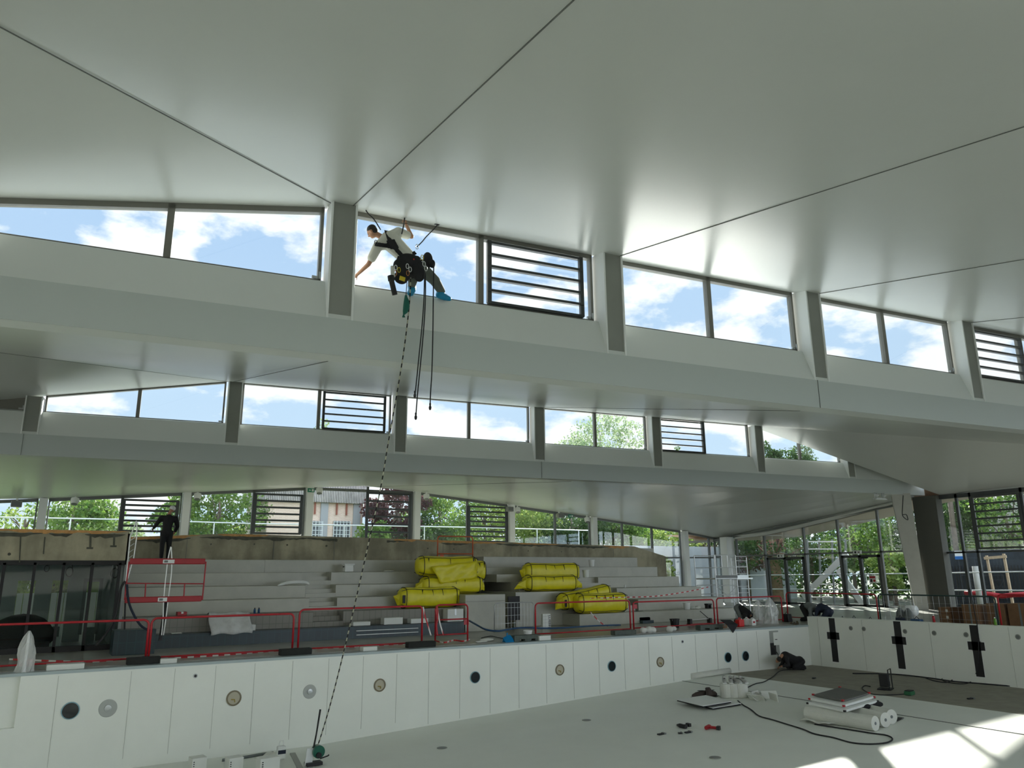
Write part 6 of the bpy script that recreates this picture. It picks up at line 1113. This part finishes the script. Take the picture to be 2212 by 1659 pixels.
o = fused(m, 'black_sack', M_CLOTHB, None, .03, 1); tag(o, 'crumpled black sack tucked beside the panel stack', 'sack')
for px, py, lb in [(1473, 1573, 'black and white cordless drill lying on its side'), (1530, 1575, 'red-brown hand tool lying right of the drill')]:
    p = fz(px, py); t = T('drill', tuple(p), random.uniform(0, 3), lb, 'tool'); mm = M_BLACK if px == 1473 else M_RED2; t.part('body', MB().tube([(-.14, 0, .05), (.06, 0, .05), (.16, 0, .05)], [.045, .05, .02], 10), mm); t.part('grip', MB().tube([(0, 0, .05), (.02, -.2, .04)], .032, 8), mm); t.part('battery', MB().box((.02, -.24, .045), (.12, .07, .08)), M_BLACK)
for px, py, w_, lb in [(1487, 1583, .2, 'small black battery right of the drill'), (1470, 1585, .1, 'tiny dark scrap below the drill'), (1429, 1587, .22, 'small scrap with a screw on the pool floor'), (1758, 1466, .16, 'dark scrap on the brown screed'), (1942, 1555, .42, 'dark pliers on the floor right of the rolls'), (1882, 1510, .35, 'dark folding rule behind the panel stack'), (2097, 1510, .2, 'thin dark strip far right on the floor')]:
    p = fz(px, py); t = T('tool_scrap', tuple(p), random.uniform(-.4, .4), lb, 'scrap'); t.part('body', MB().bx(-w_ / 2, w_ / 2, -.04, .04, 0, .03), M_BLACK, bevel=.008); t.part('head', MB().bx(w_ * .2, w_ * .45, -.06, .06, 0, .04), M_DFRAME, bevel=.008)
for px, py, lb in [(1267, 1556, 'round grey floor outlet in the middle of the pool floor'), (1545, 1637, 'round grey floor outlet nearest the bottom edge'), (1848, 1566, 'round grey floor outlet in front of the lying rolls'), (955, 1616, 'round grey floor outlet at the bottom left of the floor')]:
    p = fz(px, py); t = T('floor_outlet', tuple(p), 0, lb, 'floor outlet', 'round outlets in the pool floor'); t.part('rim', MB().lathe([(.12, 0), (.12, .012), (.10, .012)], (0, 0, 0), 20), M_FIN); t.part('grille', MB().lathe([(.095, .008), (.095, .015)], (0, 0, 0), 20), M_DFRAME)
# bottom-left corner
for px, w_, lb in [(577, .42, 'larger white carton with small black print at the bottom edge'), (504, .30, 'white carton at the bottom edge left of the larger one'), (425, .30, 'white carton cut by the bottom edge, furthest left')]:
    p = fz(px, 1668); t = T('white_carton', tuple(p), .1, lb, 'carton', 'white cartons at the wall foot'); t.part('body', MB().bx(-w_ / 2, w_ / 2, -.15, .15, 0, .30), M_TILEW, bevel=.01)
    for k in range(3): t.part('printed_mark', MB().bx(-w_ * .42, -w_ * .34, -.153, -.15, .14 + .04 * k, .16 + .04 * k), M_BLACK)
p = fz(606, 1640); t = T('adhesive_canister', tuple(p), 0, 'translucent canister with navy label against the pool wall foot', 'canister'); t.part('body', MB().bx(-.09, .09, -.08, .08, 0, .28), M_WHITEP, bevel=.03); t.part('label_sticker', MB().bx(-.085, .085, -.086, -.08, .12, .2), M_NAVY); t.part('handle', MB().tube([(-.05, 0, .27), (-.03, 0, .38), (.04, 0, .38), (.05, 0, .27)], .01, 6), M_WHITEP)
cable('hose', [fz(480, 1645) + Vector((0, 0, .03)), fz(520, 1640) + Vector((0, 0, .03)), fz(560, 1633) + Vector((0, 0, .03)), fz(590, 1629) + Vector((0, 0, .03))], .03, M_GREY, 'grey hose lying along the wall foot at the bottom left', 'hose')
m = MB()
for k in range(8): m.ell(fz(585 + random.uniform(-14, 14), 1636 + random.uniform(-3, 3)) + Vector((0, 0, .05)), (.12, .08, .05), 8, 6)
o = fused(m, 'liner_scraps', M_PAPER, None, .03, 1); tag(o, 'crumpled liner scraps below the adhesive canister', 'scrap')
a, b = fz(632, 1628), fz(652, 1668); tag(MB().bar(a + Vector((0, 0, .01)), b + Vector((0, 0, .01)), .12, .02).build('floor_strip', M_FIN), 'grey strip lying on the floor left of the rope brake', 'strip')
a, b = fz(1487, 1467), fz(1572, 1455); tag(MB().tube([a + Vector((0, -.1, .1)), b + Vector((0, -.1, .1))], .09, 16).build('liner_roll', M_PAPER, smooth=True), 'long white liner roll lying against the far pool wall', 'roll')
# ================================================================ FITTINGS UNDER THE CEILING
def lampp(px, py, y, kind, label):
    p = ony(px, py, y); t = T('spotlight' if kind != 'box' else 'loudspeaker', tuple(p), 0, label, 'spotlight' if kind != 'box' else 'loudspeaker', 'fittings under the back ceiling')
    if kind == 'box': t.part('body', MB().box((0, 0, -.05), (.42, .25, .28)), M_FIN, bevel=.03); t.part('front', MB().box((0, -.13, -.05), (.34, .02, .2)), M_DFRAME); t.part('bracket', MB().box((0, .1, .14), (.08, .08, .14)), M_WHITE)
    else: t.part('body', MB().lathe([(.14, -.2), (.17, -.1), (.17, .06), (.10, .1)], (0, 0, 0), 16, (.1, .35, 1)), M_WHITE, smooth=False); t.part('lens', MB().lathe([(.13, -.215), (.13, -.2)], (0, 0, 0), 16, (.1, .35, 1)), M_DFRAME); t.part('bracket', MB().box((0, .02, .15), (.06, .06, .18)), M_WHITE)
for a in [(162, 1080, 40.0, 'r', 'round white spotlight over the second back window'), (36, 1086, 40.2, 'box', 'flat grey loudspeaker over the leftmost back window'), (427, 1070, 39.8, 'r', 'round white spotlight right of the second post'), (690, 1058, 39.3, 'r', 'round white spotlight beside the green exit sign'), (921, 1071, 39, 'r', 'round white spotlight right of the fourth post'), (1101, 1098, 38.8, 'box', 'white loudspeaker on the fifth post'), (1118, 1100, 38.6, 'r', 'round white spotlight right of the white loudspeaker'), (1268, 1121, 38.4, 'r', 'round white spotlight left of the sixth post'), (1210, 1112, 38.4, 'box', 'flat ceiling loudspeaker between two spotlights')]: lampp(*a)
M_EXIT = mat('exit_green', (.01, .22, .12), .4)
def exitsign(p, ax, label, w=.36, dark=False):
    t = T('exit_sign', tuple(p), 0, label, 'exit sign', 'emergency exit signs'); S_ = (lambda a, b, c: (a, b, c)) if ax == 'y' else (lambda a, b, c: (b, a, c)); t.part('housing', MB().box((0, 0, 0), S_(w, .06, .2)), M_EXIT if not dark else M_WHITEP, bevel=.01)
    t.part('pictogram', MB().box((S_(w * .22, -.035, 0)), S_(.10, .01, .12)), M_WHITEP if not dark else M_BLACK); t.part('arrow', MB().box((S_(-w * .2, -.035, 0)), S_(.09, .01, .05)), M_WHITEP if not dark else M_BLACK)
exitsign(ony(672, 1059, 39.4), 'y', 'green exit sign on the third back post'); exitsign(ony(1233, 1115, 38.9), 'y', 'green exit sign over the dark tree window')
exitsign(onx(1686, 1201, 39.8), 'x', 'exit sign above the first glazed door', .5, True); exitsign(onx(1852, 1193, 39.8), 'x', 'exit sign above the glazed double door', .5, True)
p = onx(1885, 1251, 39.85); t = T('warning_notice', tuple(p), 0, 'white notice with red heading stuck on the double door', 'notice'); t.part('sheet', MB().box((0, 0, 0), (.01, .42, .42)), M_WHITEP); t.part('red_heading', MB().box((-.008, 0, .10), (.006, .34, .12)), M_RED); t.part('pictogram', MB().box((-.008, .08, -.08), (.006, .12, .16)), M_BLACK); t.part('pictogram', MB().lathe([(.07, 0), (.07, .006)], (-.006, -.1, -.08), 16, (-1, 0, 0)), M_RED)
p = px_on(B2, 1900, 1076, -.1); t = T('floodlight', tuple(p), 0, 'twin floodlight fixed under the right end of the far beam', 'floodlight'); t.part('housing', MB().box((0, 0, -.04), (1.0, .3, .10), taper=.7), M_WHITEP, bevel=.03)
for s in (-.3, .3): t.part('lamp_head', MB().lathe([(.07, 0), (.11, .10), (.11, .14)], (s, -.02, .06), 14, (0, -.5, 1)), M_ALU); t.part('bracket', MB().tube([(s - .12, 0, .02), (s - .12, 0, .26), (s + .12, 0, .26), (s + .12, 0, .02)], .014, 6), M_STEEL)
cable('cable', [ony(px, py, 23.2) for px, py in [(1951, 1070), (1950, 1090), (1949, 1110), (1953, 1118), (1961, 1123), (1958, 1112), (1950, 1112)]], .02, M_BLACK, 'black cable loop hanging on the large column')
p = ony(1490, 1072, 33.5); t = T('downlight', tuple(p), 0, 'small glowing downlight in the far ceiling', 'downlight'); em = bpy.data.materials.new('lamp_glow'); em.use_nodes = True; em.node_tree.nodes['Principled BSDF'].inputs['Emission Color'].default_value = (1, .98, .9, 1); em.node_tree.nodes['Principled BSDF'].inputs['Emission Strength'].default_value = 3
t.part('bulb', MB().lathe([(.10, 0), (.10, .02)], (0, 0, 0), 16), em); t.part('ring', MB().lathe([(.14, .005), (.14, .03)], (0, 0, 0), 16), M_WHITE)
t = T('storage_heap', (ony(45, 1370, 26.0).x, 26.0, 0), 0, 'dark covered heap inside the glazed room at the left', 'heap'); m = MB()
m.ell((0, 0, .45), (.75, .5, .5)).ell((.35, 0, .35), (.5, .4, .35)).ell((-.4, 0, .3), (.5, .4, .3)); fused(m, 'cover', M_CLOTHB, t.o, .05, 2); t.part('trolley', MB().bx(-.7, .7, -.35, .35, 0, .2), M_BLACK)
for px, lb in [(114, 'stack of white boxes inside the glazed room'), (125, 'second stack of white boxes inside the glazed room')]: carton(px - 6, px + 7, 1355, 1372, 26.6, .3, 0, M_WHITEP, lb, 'storage_box', 'box')
t = carton(186, 205, 1356, 1365, 27.0, .3, 0, M_GREY, 'dark grey case inside the glazed room below the framed opening', 'storage_box', 'box')
